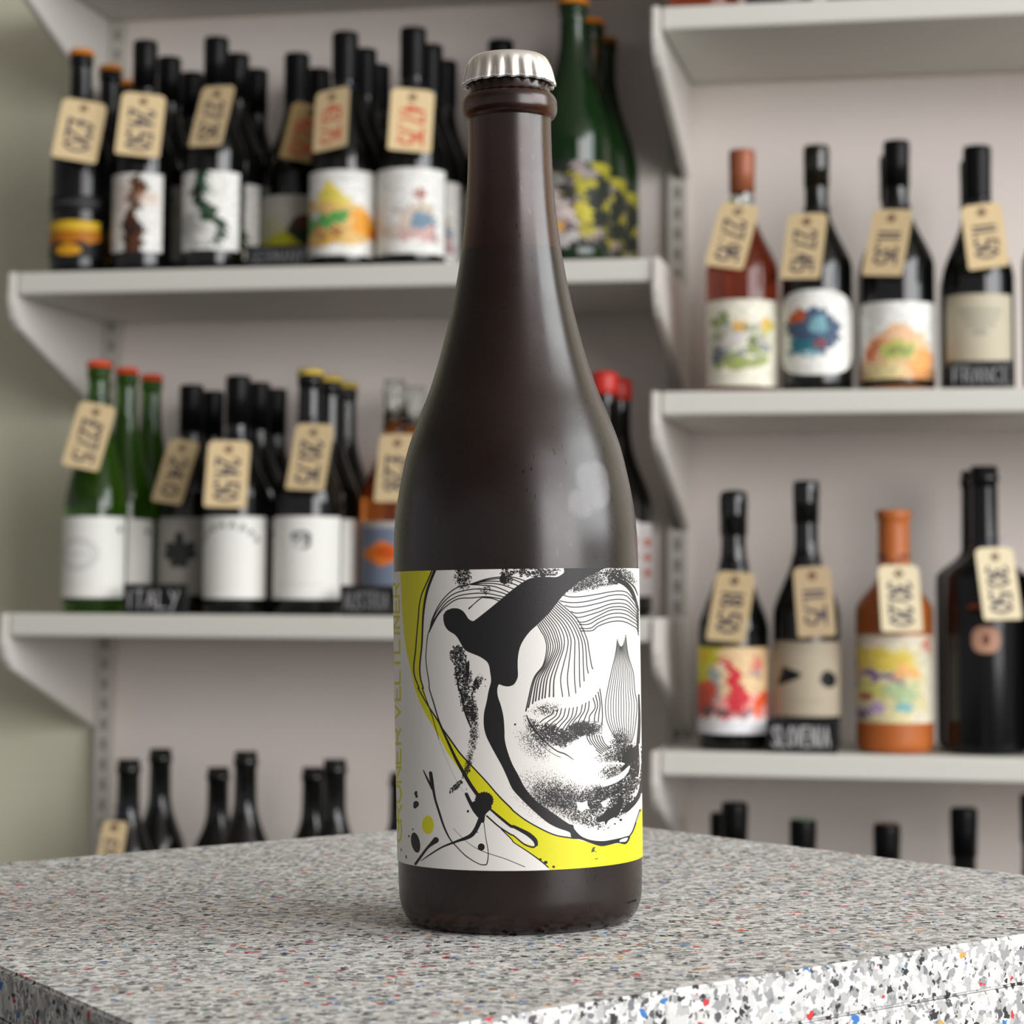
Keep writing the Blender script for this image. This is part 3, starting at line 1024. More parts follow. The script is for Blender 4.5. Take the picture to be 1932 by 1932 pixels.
# lowest right shelf: tops above the table
for k, (px, py, H, row, capz, lab) in enumerate((
        (1386, 1516, .300, 0.00, M_BLACK, 'black bottle top at the left of the lowest right shelf, above the table'), (1364, 1535, .297, ROW, M_BLACK, 'black bottle top half hidden behind the leftmost one of the lowest right shelf'),
        (1515, 1548, .290, 0.00, M_CAP_G, 'black bottle top with a pale green lid, above the table'), (1673, 1556, .285, 0.00, M_CAP_B, 'black bottle top with a brown lid, above the table'),
        (1818, 1526, .300, 0.00, M_BLACK, 'taller black bottle neck fourth on the lowest right shelf, above the table'), (1950, 1500, .310, 0.00, M_BLACK, 'black bottle neck at the right edge of the photo, above the table'))):
    b = place(lab, 'burgundy', px, row, ZR3, M_BLACK, G_R3, yref=py, r=0.0370, H=H, capsule=(M_FOIL_K, 0.05, capz))
    z = on_y(px, py, b.location.y)[2] - ZR3
    for ch in b.children:
        ch.scale = (1, 1, z / H)
# bases of bottles on the topmost right shelf
for k, (px, lab, g) in enumerate(((1330, 'reddish bottle base leftmost on the topmost right shelf', M_ROSE), (1470, 'bottle base second on the topmost right shelf', M_OLIVE), (1625, 'bottle base third on the topmost right shelf', M_BLACK),
                                  (1780, 'bottle base fourth on the topmost right shelf', M_BLACK))):
    place(lab, 'burgundy', px, 0.0, ZR0, g, G_R0, yref=8, r=0.042, H=0.3, capsule=FK)


# ------------------------------------------------------------------ price tags hanging on the necks
def tag_me():
    """unit tag: x -0.5..0.5, z 0 (top) .. -1, thickness on y; hole near the top"""
    bm = bmesh.new()
    uv = bm.loops.layers.uv.new('uv')
    A = 1.66
    out = []
    for cx, cz, r, a0 in ((0.5, 0.0, 0.16, 90), (0.5, -1.0, 0.07, 0), (-0.5, -1.0, 0.07, -90), (-0.5, 0.0, 0.16, 180)):
        sx = 1 if cx > 0 else -1
        sz = -1 if cz == 0 else 1
        ox, oz = cx - sx * r, cz + sz * r / A
        for i in range(6):
            a = math.radians(a0 - 90 * i / 5)
            out.append((ox + r * math.cos(a), oz + r * math.sin(a) / A))
    n = len(out)
    hole = []
    for i in range(n):
        x, z = out[i]
        a = math.atan2((z + 0.13) * A, x)
        hole.append((0.045 * math.cos(a), -0.13 + 0.045 * math.sin(a) / A))
    F = [[bm.verts.new((x, y, z)) for x, z in pts] for y in (-0.004, 0.004) for pts in (out, hole)]
    for i in range(n):
        j = (i + 1) % n
        for q in ((F[0][i], F[1][i], F[1][j], F[0][j]), (F[2][j], F[3][j], F[3][i], F[2][i]), (F[0][j], F[2][j], F[2][i], F[0][i]), (F[1][i], F[3][i], F[3][j], F[1][j])):
            f = bm.faces.new(q)
            for lp in f.loops:
                lp[uv].uv = (lp.vert.co.x + 0.5, 1 + lp.vert.co.z)
    bmesh.ops.recalc_face_normals(bm, faces=bm.faces[:])
    return mesh_from(bm, 'card')


TAG_ME = tag_me()
EYE_ME = mesh_from(tube_bm([(0.0042 * math.cos(2 * math.pi * k / 16), 0, 0.0042 * math.sin(2 * math.pi * k / 16)) for k in range(16)], 0.0011, 6, True), 'eyelet')


def price_tag(host, quad, text, col, label, group, dy=0.0, card_col=(.86, .77, .60)):
    b, kind, r, H = TAGHOST[host]
    lean = 0.018
    Yc = b.location.y - r - 0.0135 - dy
    P = [on_y(x, y, Yc) for x, y in quad]
    c = sum(P) / 4
    w = ((P[1] + P[2]) - (P[0] + P[3])) / 2
    h = ((P[3] + P[2]) - (P[0] + P[1])) / 2
    wd = max(-0.016, min(0.016, (w[0] * h[0] + w[2] * h[2]) / lean))
    w = Vector((w[0], wd, w[2]))
    h = Vector((h[0], -lean, h[2]))
    W, Hh_ = w.length, h.length
    xz = w.normalized()
    zz = (-h).normalized()
    yy = zz.cross(xz).normalized()
    zz = xz.cross(yy)
    top = Vector(c) - h / 2
    cv = Canvas(120, 200, card_col)
    lines = text.split('|')
    for i, t in enumerate(lines):
        n = len(t)
        wl = min(30, 118 / n)
        ht = 64 if len(lines) == 1 else 34
        x0 = (60 - ht / 2) if len(lines) == 1 else (64 - i * 42)
        tot = sum((wl * (.45 if ch in '1.' else 1) + 5) for ch in t)
        cv.text(t, x0, 118 - tot / 2, ht, wl, 5, col, 8, rot=math.pi / 2)
    m = mat_image('tag_' + host, cv.image('tag_' + host), 0.75, 0.2)
    t = thing('price_tag', label, 'tag', top, group)
    t.rotation_euler = Matrix((xz, yy, zz)).transposed().to_euler()
    card = obj('card', TAG_ME.copy(), m, t)
    card.scale = (W, 0.05, Hh_)
    e = obj('eyelet', EYE_ME, M_EYELET, t)
    e.location = (0, -0.0004, -0.13 * Hh_)
    # string: from the hole up and around the neck
    hole_w = top + zz * (-0.13 * Hh_)
    inv = t.rotation_euler.to_matrix().inverted()
    zn = max(hole_w.z - b.location.z + 0.022, 0.0)
    zn = min(zn, H - 0.03)
    rn = radius_at(kind, r, H, zn) + 0.0014
    pts = []
    for k in range(17):
        a = math.radians(-70 + 320 * k / 16) + math.pi / 2 * 0
        pts.append(Vector((b.location.x + rn * math.cos(math.radians(-60) + math.radians(300) * k / 16 + 0.0), b.location.y + rn * math.sin(math.radians(-60) + math.radians(300) * k / 16), b.location.z + zn)))
    loop = [hole_w + Vector((0.001, -0.002, 0))] + pts + [hole_w + Vector((-0.001, -0.002, 0))]
    obj('string', tube_bm([inv @ (p - top) for p in loop], 0.0009, 5), M_STRING, t, True)
    return t


NAVY, RED = (.17, .17, .27), (.80, .30, .22)
G_TL, G_TR = 'price tags on the left shelves', 'price tags on the right shelves'
TAGS = (
    ('A1', ((119, 182), (194, 193), (191, 310), (116, 302)), '£20', NAVY, 'manila price tag on the orange capped black bottle with gold label', G_TL),
    ('A2', ((231, 172), (305, 176), (309, 299), (233, 295)), '24.50', NAVY, 'manila price tag on the bottle with the brown figure label', G_TL),
    ('A3', ((375, 158), (444, 161), (422, 279), (352, 278)), '27.35', NAVY, 'tilted manila price tag on the bottle with the dancing green figure', G_TL, 0.014),
    ('A4', ((551, 191), (622, 200), (603, 313), (532, 299)), '42.75', RED, 'darker manila tag with red price, half hidden behind another red one', G_TL, 0.0, (.68, .58, .40)),
    ('A5', ((589, 168), (660, 163), (659, 277), (590, 292)), '43.75', RED, 'manila tag with red price over the yellow and green painted label', G_TL),
    ('A6', ((739, 163), (814, 168), (814, 288), (737, 288)), '47.75', RED, 'manila tag with red price over the small blue and pink figure', G_TL),
    ('B1', ((145, 756), (217, 766), (188, 893), (123, 875)), '£27.5', NAVY, 'tilted manila price tag on the green bottle with the red cap', G_TL),
    ('B2', ((312, 826), (377, 833), (350, 955), (286, 944)), '24.0', NAVY, 'tilted manila price tag over the black leaf label', G_TL),
    ('B3', ((391, 830), (467, 832), (466, 958), (391, 957)), '24.50', NAVY, 'upright manila price tag over the arched grey lettering', G_TL),
    ('B4', ((554, 798), (629, 800), (617, 928), (540, 922)), '20.75', NAVY, 'manila price tag on the bottle with the gold crown cap', G_TL),
    ('B5', ((713, 819), (785, 818), (781, 948), (708, 947)), '£28', NAVY, 'manila price tag partly hidden by the left side of the big bottle', G_TL),
    ('C0', ((189, 1550), (238, 1552), (232, 1640), (183, 1638)), '£18', NAVY, 'manila price tag low at the left, cut off by the table edge', G_TL),
    ('R1a', ((1358, 376), (1434, 387), (1403, 513), (1330, 500)), '27.95', NAVY, 'tilted manila price tag on the rose bottle with copper foil', G_TR),
    ('R1b', ((1486, 399), (1562, 401), (1548, 529), (1472, 527)), '27.45', NAVY, 'manila price tag above the rounded label with the blue shape', G_TR),
    ('R1c', ((1647, 391), (1724, 395), (1700, 525), (1625, 519)), '11.35', NAVY, 'manila price tag above the orange sunrise label', G_TR),
    ('R1d', ((1812, 387), (1889, 378), (1904, 502), (1828, 513)), '11.50', NAVY, 'manila price tag tilted the other way, above the tan label', G_TR),
    ('R2a', ((1350, 1076), (1427, 1082), (1407, 1213), (1333, 1207)), '18.50', NAVY, 'manila price tag above the red and yellow label', G_TR),
    ('R2b', ((1495, 1070), (1566, 1068), (1578, 1198), (1507, 1204)), '11.75', NAVY, 'darker manila price tag above the label with two black leaves', G_TR, 0.0, (.70, .62, .49)),
    ('R2c', ((1655, 1066), (1733, 1066), (1741, 1192), (1665, 1192)), '30.20', NAVY, 'pale price tag on the orange stoneware bottle', G_TR, 0.0, (.85, .80, .67)),
    ('R2d', ((1838, 1034), (1912, 1032), (1932, 1168), (1861, 1170)), '30.50', NAVY, 'pale slanted price tag on the large black bottle at the right', G_TR, 0.0, (.85, .80, .67)),
)
for args in TAGS:
    price_tag(*args)


# ------------------------------------------------------------------ chalkboard signs on the shelf edges
def sign(x0, x1, ytop, shelf_z, text, tone, label):
    Y = SHELF_Y + 0.009
    a, b = on_y(x0, ytop, Y), on_y(x1, ytop, Y)
    W, H = b[0] - a[0], (a[2] + b[2]) / 2 - shelf_z
    cv = Canvas(int(200 * W / H), 200, (.10, .10, .105))
    n = len(text)
    w = cv.w * .86 / (n - .4)
    cv.text(text, cv.w * .07, 165, 125, w * .72, w * .28, (tone,) * 3, 11)
    g = vnoise(cv.h, cv.w, 5, 3)[..., None]
    cv.a *= 0.85 + 0.25 * g
    m = mat_image('chalk_' + text, cv.image('chalk_' + text), 0.8, 0.2)
    s = thing('chalkboard_sign', label, 'sign', ((a[0] + b[0]) / 2, Y, shelf_z), 'chalkboard signs on the shelf edges', (math.radians(-4), 0, 0))
    obj('board', box_bm(-W / 2, W / 2, 0, 0.005, 0, H, 0.0008, 1), M_BOARD, s)
    bm = bmesh.new()
    uv = bm.loops.layers.uv.new('uv')
    e = 0.0015
    vs = [bm.verts.new(p) for p in ((-W / 2 + e, -0.0003, e), (W / 2 - e, -0.0003, e), (W / 2 - e, -0.0003, H - e), (-W / 2 + e, -0.0003, H - e))]
    f = bm.faces.new(vs)
    for lp, t in zip(f.loops, ((0, 0), (1, 0), (1, 1), (0, 1))):
        lp[uv].uv = t
    obj('chalk_lettering', bm, m, s)
    return s


sign(463, 580, 462, ZA, 'GERMANY', .46, 'dim chalkboard sign on the upper left shelf, below the yellow label')
sign(231, 352, 1101, ZB, 'ITALY', .74, 'chalkboard sign on the middle left shelf beside the green bottle')
sign(640, 745, 1104, ZB, 'AUSTRIA', .52, 'chalkboard sign at the left edge of the big bottle')
sign(1788, 1915, 680, ZR1, 'FRANCE', .62, 'chalkboard sign in front of the bottle with the tan label')
sign(1446, 1580, 1357, ZR2, 'SLOVENIA', .74, 'chalkboard sign below the label with two black leaves')


# ------------------------------------------------------------------ speckled table
AXIS = Vector((-0.02018555, -0.00403347, 0.99978811)).normalized()      # the table stands a degree out of level
BASE = Vector((-0.15264636, 0.7853131, 0.90145))
E1 = (Vector(R0) - AXIS * Vector(R0).dot(AXIS)).normalized()
E2 = AXIS.cross(E1)
TM = Matrix(((E1.x, E2.x, AXIS.x, BASE.x), (E1.y, E2.y, AXIS.y, BASE.y), (E1.z, E2.z, AXIS.z, BASE.z), (0, 0, 0, 1)))


def speckle():
    m = mat('speckled_recycled_plastic', (1, 1, 1, 1), 0.55, spec=0.22)
    nt = m.node_tree
    N, L = nt.nodes, nt.links
    tc = N.new('ShaderNodeTexCoord')
    nz = N.new('ShaderNodeTexNoise')
    nz.inputs['Scale'].default_value = 420
    nz.inputs['Detail'].default_value = 2
    L.new(tc.outputs['Object'], nz.inputs['Vector'])
    vm = N.new('ShaderNodeVectorMath')
    vm.operation = 'MULTIPLY_ADD'
    vm.inputs[1].default_value = (0.0042, 0.0042, 0.0042)
    L.new(nz.outputs['Color'], vm.inputs[0])
    L.new(tc.outputs['Object'], vm.inputs[2])

    def ramp(stops, src, interp='CONSTANT'):
        r = N.new('ShaderNodeValToRGB')
        r.color_ramp.interpolation = interp
        el = r.color_ramp.elements
        el[0].position, el[0].color = stops[0]
        el[1].position, el[1].color = stops[1]
        for p, c in stops[2:]:
            e = el.new(p)
            e.color = c
        L.new(src, r.inputs[0])
        return r.outputs[0]

    def layer(scale):
        v = N.new('ShaderNodeTexVoronoi')
        v.inputs['Scale'].default_value = scale
        L.new(vm.outputs[0], v.inputs['Vector'])
        s = N.new('ShaderNodeSeparateColor')
        L.new(v.outputs['Color'], s.inputs[0])
        return v, s

    _, s0 = layer(430)
    base = ramp([(0, rgb(168, 168, 166)), (.22, rgb(192, 192, 189)), (.45, rgb(205, 204, 201)), (.66, rgb(222, 222, 220)), (.84, rgb(142, 143, 143))], s0.outputs[0])

    def chips(scale, thr, cols, prev):
        v, s = layer(scale)
        c = ramp(cols, s.outputs[1])
        # a chip fills a share of its cell that differs from cell to cell
        sz = N.new('ShaderNodeMath')
        sz.operation = 'MULTIPLY_ADD'
        sz.inputs[1].default_value, sz.inputs[2].default_value = 0.38, 0.16
        L.new(s.outputs[2], sz.inputs[0])
        lt = N.new('ShaderNodeMath')
        lt.operation = 'LESS_THAN'
        L.new(v.outputs['Distance'], lt.inputs[0])
        L.new(sz.outputs[0], lt.inputs[1])
        gt = N.new('ShaderNodeMath')
        gt.operation = 'GREATER_THAN'
        gt.inputs[1].default_value = thr
        L.new(s.outputs[0], gt.inputs[0])
        mu = N.new('ShaderNodeMath')
        mu.operation = 'MULTIPLY'
        L.new(lt.outputs[0], mu.inputs[0])
        L.new(gt.outputs[0], mu.inputs[1])
        mx = N.new('ShaderNodeMix')
        mx.data_type = 'RGBA'
        L.new(mu.outputs[0], mx.inputs[0])
        L.new(prev, mx.inputs[6])
        L.new(c, mx.inputs[7])
        return mx.outputs[2]

    K, K2 = rgb(52, 52, 55), rgb(84, 84, 86)
    col = chips(520, .70, [(0, K2), (.5, rgb(128, 129, 130)), (.8, K)], base)
    col = chips(330, .62, [(0, K), (.36, K2), (.52, rgb(112, 116, 120)), (.70, rgb(186, 60, 62)), (.81, rgb(60, 112, 172)), (.88, rgb(64, 130, 90)), (.92, rgb(214, 150, 70)), (.96, rgb(150, 185, 205))], col)
    L.new(col, N['Principled BSDF'].inputs['Base Color'])
    return m


M_SPECK = speckle()


def line_x(p, q, r, s):
    (x1, y1), (x2, y2), (x3, y3), (x4, y4) = p, q, r, s
    d = (x1 - x2) * (y3 - y4) - (y1 - y2) * (x3 - x4)
    a, b = x1 * y2 - y1 * x2, x3 * y4 - y3 * x4
    return ((a * (x3 - x4) - (x1 - x2) * b) / d, (a * (y3 - y4) - (y1 - y2) * b) / d)


eBL = ((-.2249, .2002), (-.0708, .3091))
eBR = ((.0609, .3155), (.1981, .1069))
eFR = ((.1629, -.0502), (-.0019, -.1798))
eFL = ((-.1608, -.0869), (-.1101, -.1758))
QUAD = [line_x(*eBL, *eFL), line_x(*eFL, *eFR), line_x(*eFR, *eBR), line_x(*eBR, *eBL)]


def slab_bm(quad, z0, z1, bev, bottom_world=None):
    bm = bmesh.new()
    A = [bm.verts.new((x, y, z0)) for x, y in quad]
    B = [bm.verts.new((x, y, z1)) for x, y in quad]
    bm.faces.new(A[::-1])
    bm.faces.new(B)
    for i in range(4):
        bm.faces.new((A[i], A[(i + 1) % 4], B[(i + 1) % 4], B[i]))
    bmesh.ops.recalc_face_normals(bm, faces=bm.faces[:])
    if bev:
        vert = [e for e in bm.edges if abs(e.verts[0].co.z - e.verts[1].co.z) > 1e-6]
        bmesh.ops.bevel(bm, geom=vert, offset=0.004, segments=4, affect='EDGES')
        bmesh.ops.bevel(bm, geom=[e for e in bm.edges if abs(e.verts[0].co.z - e.verts[1].co.z) < 1e-6 and len(e.link_faces) == 2 and any(abs(f.normal.z) > .9 for f in e.link_faces)], offset=bev, segments=3, affect='EDGES')
    return bm


table = thing('display_table', 'speckled pale grey table of recycled plastic under the big brown bottle', 'table')
table.matrix_world = TM
obj('tabletop', slab_bm(QUAD, -0.0158, 0, 0.0010), M_SPECK, table)
obj('lower_slab', slab_bm(QUAD, -0.0345, -0.0160, 0.0007), M_SPECK, table)
mid = (sum(q[0] for q in QUAD) / 4, sum(q[1] for q in QUAD) / 4)
inner = [(mid[0] + (x - mid[0]) * .8, mid[1] + (y - mid[1]) * .8) for x, y in QUAD]
ped = slab_bm(inner, -0.5, -0.0346, 0)
iv = TM.inverted()
for v in ped.verts:
    if v.co.z < -0.4:
        w = TM @ Vector((v.co.x, v.co.y, -0.0346))
        v.co = iv @ Vector((w.x, w.y, 0.0005))
obj('pedestal', ped, M_SPECK, table)

# ------------------------------------------------------------------ the big bottle
big = thing('brown_bottle', 'large frosted brown glass bottle with silver crown cap in the middle of the table', 'bottle')
big.matrix_world = TM
OUT = [(.0335, 0.0), (.0372, .0006), (.0396, .0025), (.0411, .0056), (.0419, .0092), (.0421, .0125), (.0422, .0200), (.0424, .045), (.0426, .0703), (.0427, .095), (.0428, .1206),
       (.0425, .1339), (.0413, .1447), (.0394, .1548), (.0372, .1640), (.0338, .1735), (.0295, .1843), (.0260, .1952), (.0231, .2061), (.0206, .2171), (.0186, .2281), (.0170, .2390),
       (.0158, .2508), (.0151, .2628), (.01485, .272), (.0148, .2795), (.0151, .2806), (.0163, .2815), (.0170, .2832), (.0171, .2852), (.0169, .2872), (.0160, .2888), (.0149, .2896),
       (.0144, .2920), (.0143, .2950), (.0139, .2985), (.0128, .2998)]
OUTS = [(.0335, 0.0)]
for r, z in spline(OUT, 4):
    if z > OUTS[-1][1] + 1e-5:
        OUTS.append((max(r, .004), z))
IN = [(.0120, .0160), (.0300, .0065), (.0372, .0080), (.0386, .0140)] + [(max(r - .0034, .0095), z) for r, z in OUT[6:-7]] + [(.0098, .2900), (.0098, .2995)]
FILL = 0.2335
LIQ = [(r + .0003, z - (.0003 if i < 2 else 0)) for i, (r, z) in enumerate(IN) if z < FILL]      # the wine wets the glass: no air gap
k = len(LIQ)
(ra, za), (rb, zb) = IN[k - 1], IN[k]
LIQ.append((ra + (rb - ra) * (FILL - za) / (zb - za) + .0003, FILL))


def frosted():
    m = mat('frosted_brown_glass', (0.115, 0.030, 0.006, 1), 0.33, spec=0.27, trans=0.95, ior=1.5)
    nt = m.node_tree
    N, L = nt.nodes, nt.links
    b = N['Principled BSDF']
    tc = N.new('ShaderNodeTexCoord')
    mp = N.new('ShaderNodeMapping')
    mp.inputs['Scale'].default_value = (1, 1, 0.22)
    L.new(tc.outputs['Object'], mp.inputs[0])
    st = N.new('ShaderNodeTexNoise')          # run marks drawn out downwards
    st.inputs['Scale'].default_value = 900
    st.inputs['Detail'].default_value = 2
    L.new(mp.outputs[0], st.inputs['Vector'])
    cl = N.new('ShaderNodeTexNoise')
    cl.inputs['Scale'].default_value = 45
    cl.inputs['Detail'].default_value = 5
    L.new(tc.outputs['Object'], cl.inputs['Vector'])
    r1 = N.new('ShaderNodeMapRange')
    r1.inputs['From Min'].default_value, r1.inputs['From Max'].default_value = 0.30, 0.70
    r1.inputs['To Min'].default_value, r1.inputs['To Max'].default_value = 0.22, 0.32
    L.new(cl.outputs['Fac'], r1.inputs[0])
    r2 = N.new('ShaderNodeMapRange')
    r2.inputs['From Min'].default_value, r2.inputs['From Max'].default_value = 0.66, 0.74
    r2.inputs['To Min'].default_value, r2.inputs['To Max'].default_value = 0.0, -0.12
    L.new(st.outputs['Fac'], r2.inputs[0])
    ad = N.new('ShaderNodeMath')
    L.new(r1.outputs[0], ad.inputs[0])
    L.new(r2.outputs[0], ad.inputs[1])
    L.new(ad.outputs[0], b.inputs['Roughness'])
    # dried film of condensation as a thin pale veil; also a paler two-lobed patch on the right shoulder
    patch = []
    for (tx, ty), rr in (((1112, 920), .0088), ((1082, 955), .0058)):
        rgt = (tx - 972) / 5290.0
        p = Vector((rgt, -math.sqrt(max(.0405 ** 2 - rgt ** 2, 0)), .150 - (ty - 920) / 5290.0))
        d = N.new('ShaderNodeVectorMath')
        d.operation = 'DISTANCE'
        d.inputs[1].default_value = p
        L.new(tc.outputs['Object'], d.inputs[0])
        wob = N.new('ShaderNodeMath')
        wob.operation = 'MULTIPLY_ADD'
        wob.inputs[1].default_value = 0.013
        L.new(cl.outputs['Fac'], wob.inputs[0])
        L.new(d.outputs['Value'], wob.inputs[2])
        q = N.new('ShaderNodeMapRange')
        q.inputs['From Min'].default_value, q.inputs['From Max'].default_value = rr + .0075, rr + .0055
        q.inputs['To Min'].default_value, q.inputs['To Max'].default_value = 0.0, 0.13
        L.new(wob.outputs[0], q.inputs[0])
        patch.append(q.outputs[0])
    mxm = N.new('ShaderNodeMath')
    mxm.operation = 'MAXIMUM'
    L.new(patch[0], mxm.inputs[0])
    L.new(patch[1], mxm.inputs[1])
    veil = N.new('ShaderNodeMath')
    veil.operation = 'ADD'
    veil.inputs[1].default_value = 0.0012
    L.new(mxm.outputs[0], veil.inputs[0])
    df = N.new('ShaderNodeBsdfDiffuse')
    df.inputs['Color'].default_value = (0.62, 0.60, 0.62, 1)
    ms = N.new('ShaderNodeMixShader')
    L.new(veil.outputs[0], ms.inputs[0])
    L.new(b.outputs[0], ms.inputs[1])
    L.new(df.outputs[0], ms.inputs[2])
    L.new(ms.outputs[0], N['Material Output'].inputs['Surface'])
    return m


n_seg = 96
bm = lathe_bm(OUTS + IN[::-1], n_seg, close_bottom=False, close_top=False)
bm.verts.ensure_lookup_table()
cnt = len(OUTS) + len(IN)
bm.faces.new([bm.verts[(cnt - 1) * n_seg + q] for q in range(n_seg)])
bm.faces.new([bm.verts[q] for q in range(n_seg)])
bmesh.ops.recalc_face_normals(bm, faces=bm.faces[:])
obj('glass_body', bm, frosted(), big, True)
wine = obj('wine', lathe_bm(LIQ, 64), mat('cloudy_orange_wine', (0.024, 0.0065, 0.0015, 1), 0.6, spec=0.05), big, True)
wine['label'] = 'dark cloudy amber wine filling the bottle up to the neck'
cap = obj('crown_cap', crown_cap_bm(0.0166, 0.0114, 252), mat('silver_cap', rgb(244, 242, 236), 0.20, metal=0.85), big, True)
cap.location = (0, 0, 0.2927)
cap['label'] = 'silver fluted crown cap'
bm = bmesh.new()
for i in range(5):
    a = math.radians(60 + i * 2.4)
    bmesh.ops.create_icosphere(bm, subdivisions=1, radius=0.00055, matrix=Matrix.Translation((.0416 * math.sin(a), -.0416 * math.cos(a), .0082)))
dots = obj('embossed_dots', bm, M_OLIVE, big)

# ------------------------------------------------------------------ the artwork of the big label (flat print)
AW, AH = 1610, 1932
PAPER, YEL, BLK = (.84, .83, .81), (.80, .78, .10), (.105, .10, .105)
cv = Canvas(AW, AH, PAPER)


def q1(*p):
    return [(x * .4334, y * .4334) for x, y in p]


def q2(*p):
    return [(772.8 + x * .4334, y * .4334) for x, y in p]


def q3(*p):
    return [(x * .6001, 772.8 + y * .6001) for x, y in p]


def q4(*p):
    return [(772.8 + x * .6001, 772.8 + y * .6001) for x, y in p]


# yellow ring
cv.poly(q1((185, 60), (188, 200), (200, 400), (215, 700), (240, 1000), (275, 1250), (320, 1450), (370, 1680)) +
        q3((285, 0), (330, 130), (400, 270), (470, 385), (540, 500), (610, 640), (700, 770), (775, 870)) +
        q3((840, 960), (760, 820), (690, 690), (620, 540), (560, 400), (500, 295), (430, 180), (400, 100), (372, 0)) +
        q1((500, 1740), (470, 1560), (475, 1400), (492, 1150), (502, 850), (525, 600), (560, 400), (610, 240), (675, 60)), YEL, smooth=False)
cv.poly(q3((560, 400), (640, 510), (740, 650), (850, 770), (1000, 930), (1130, 1080), (1250, 1200)) +
        q4((0, 1240), (120, 1330), (280, 1420), (420, 1480), (560, 1505), (700, 1540), (900, 1580), (1135, 1560), (1200, 1440), (1250, 1300), (1280, 1215), (1400, 1100), (1400, 1900), (400, 1900), (340, 1800), (270, 1740), (130, 1640), (0, 1555)) +
        q3((1180, 1440), (1250, 1470), (1130, 1390), (1010, 1290), (1060, 1220), (1000, 1160), (930, 1090), (840, 960), (760, 820), (690, 690), (620, 540)), YEL, smooth=False)
cv.poly(q3((1010, 1270), (1040, 1225), (1160, 1310), (1250, 1395)) + q4((-38, 1405), (60, 1430), (150, 1500), (215, 1560), (200, 1590), (100, 1560), (0, 1485)) +
        q3((1250, 1465), (1130, 1385)), PAPER, smooth=False)
cv.ellipse(*q3((415, 1375))[0], 36, 55, YEL)

# ring lines
cv.stroke(q1((640, 100), (560, 290), (490, 450), (455, 600), (440, 780), (420, 1000), (400, 1250), (378, 1440), (378, 1540), (400, 1640), (450, 1770)) + q3((320, 0), (415, 165), (500, 295), (560, 400)), [8, 7, 7, 8, 7, 7, 9], BLK)
cv.stroke(q3((540, 370), (620, 540), (690, 690), (760, 820), (840, 960), (930, 1090)), [8, 14, 17, 20, 22, 22], BLK)
cv.stroke(q1((678, 100), (610, 270), (560, 420), (525, 600), (505, 800), (497, 1000), (487, 1200), (465, 1400), (460, 1530), (475, 1650), (510, 1770)) + q3((360, 0), (415, 150), (460, 280), (500, 420), (527, 512)), [17, 15, 11, 9, 8, 6, 5, 3], BLK)
cv.stroke(q3((530, 525), (600, 700), (700, 920), (790, 1060)), 1.6, (.5, .5, .48))
cv.stroke(q3((560, 400), (520, 300), (470, 130), (430, 0)) + q1((590, 1700), (560, 1500), (545, 1350), (555, 1180), (575, 1020), (600, 950)), [9, 6, 5, 5], BLK)
for ln in (((600, 950), (640, 790), (740, 590), (870, 440), (1000, 355), (1180, 310), (1380, 245), (1560, 215), (1760, 215), (1932, 265)), ((1180, 310), (1380, 260), (1560, 235), (1740, 240), (1900, 300)),
           ((1180, 312), (1380, 275), (1580, 275), (1740, 300), (1850, 340)), ((1180, 315), (1400, 300), (1600, 320), (1790, 385)), ((1180, 320), (1300, 325), (1500, 345), (1650, 400), (1740, 445)),
           ((600, 955), (680, 730), (820, 540), (950, 445), (1100, 400), (1270, 380), (1450, 395), (1600, 430), (1700, 468)), ((595, 970), (680, 780), (820, 590), (950, 500), (1080, 460), (1270, 440), (1450, 450), (1660, 498)),
           ((590, 985), (720, 740), (860, 600), (1000, 520), (1200, 505), (1400, 490), (1630, 524)), ((1340, 500), (1480, 515), (1590, 556))):
    cv.stroke(q1(*ln), 6, BLK)


# grainy ink: thresholded noise inside soft masks
def soft(cx, cy, rx, ry, rot=0.0, p=2.0):
    Y, X = np.mgrid[0:AH, 0:AW].astype(np.float32)
    c, q = math.cos(rot), math.sin(rot)
    u, v = ((X - cx) * c + (Y - cy) * q) / rx, (-(X - cx) * q + (Y - cy) * c) / ry
    return np.clip(1 - (u * u + v * v) ** (p / 2), 0, 1)


def grain(mask, cell, seed, lo=.25, gain=.75, hard=8.0):
    edge = np.clip(mask * 12, 0, 1)
    n = .6 * vnoise(AH, AW, cell, seed) + .4 * vnoise(AH, AW, cell * .45, seed + 50)
    cv.paint(np.clip((mask * gain - lo - (n - .5) * 1.25) * hard, 0, 1) * edge * np.clip((np.abs(vnoise(AH, AW, cell * 1.3, seed + 90) - .5) - .035) * 30, 0, 1), BLK)


grain(soft(460, 90, 62, 95, p=3), 8, 1, .38)
grain(soft(725, 85, 45, 80, p=3), 9, 2, .32)
grain(soft(900, 62, 190, 36, p=3), 10, 3, .38)
grain(soft(600, 172, 60, 40), 5, 4, .55)
cv.stroke(q1((1150, 655), (1210, 600), (1290, 530), (1350, 490)), [9, 5, 6, 4], BLK)
cv.ellipse(*q1((1625, 240))[0], 20, 24, BLK)
cv.poly(q1((1140, 1390), (1155, 1400), (1150, 1620), (1130, 1640), (1110, 1600), (1110, 1450)), BLK)
grain(np.maximum(np.maximum(soft(430, 570, 60, 70, p=3), soft(462, 690, 60, 130, -.15, p=3)), soft(495, 860, 52, 160, -.25, p=3)), 8, 5, .30)
cv.stroke(q1((955, 1490), (985, 1640), (1010, 1800)) + q3((742, 10), (770, 150), (800, 260), (850, 390)), [7, 9, 10, 8, 12, 8], BLK)
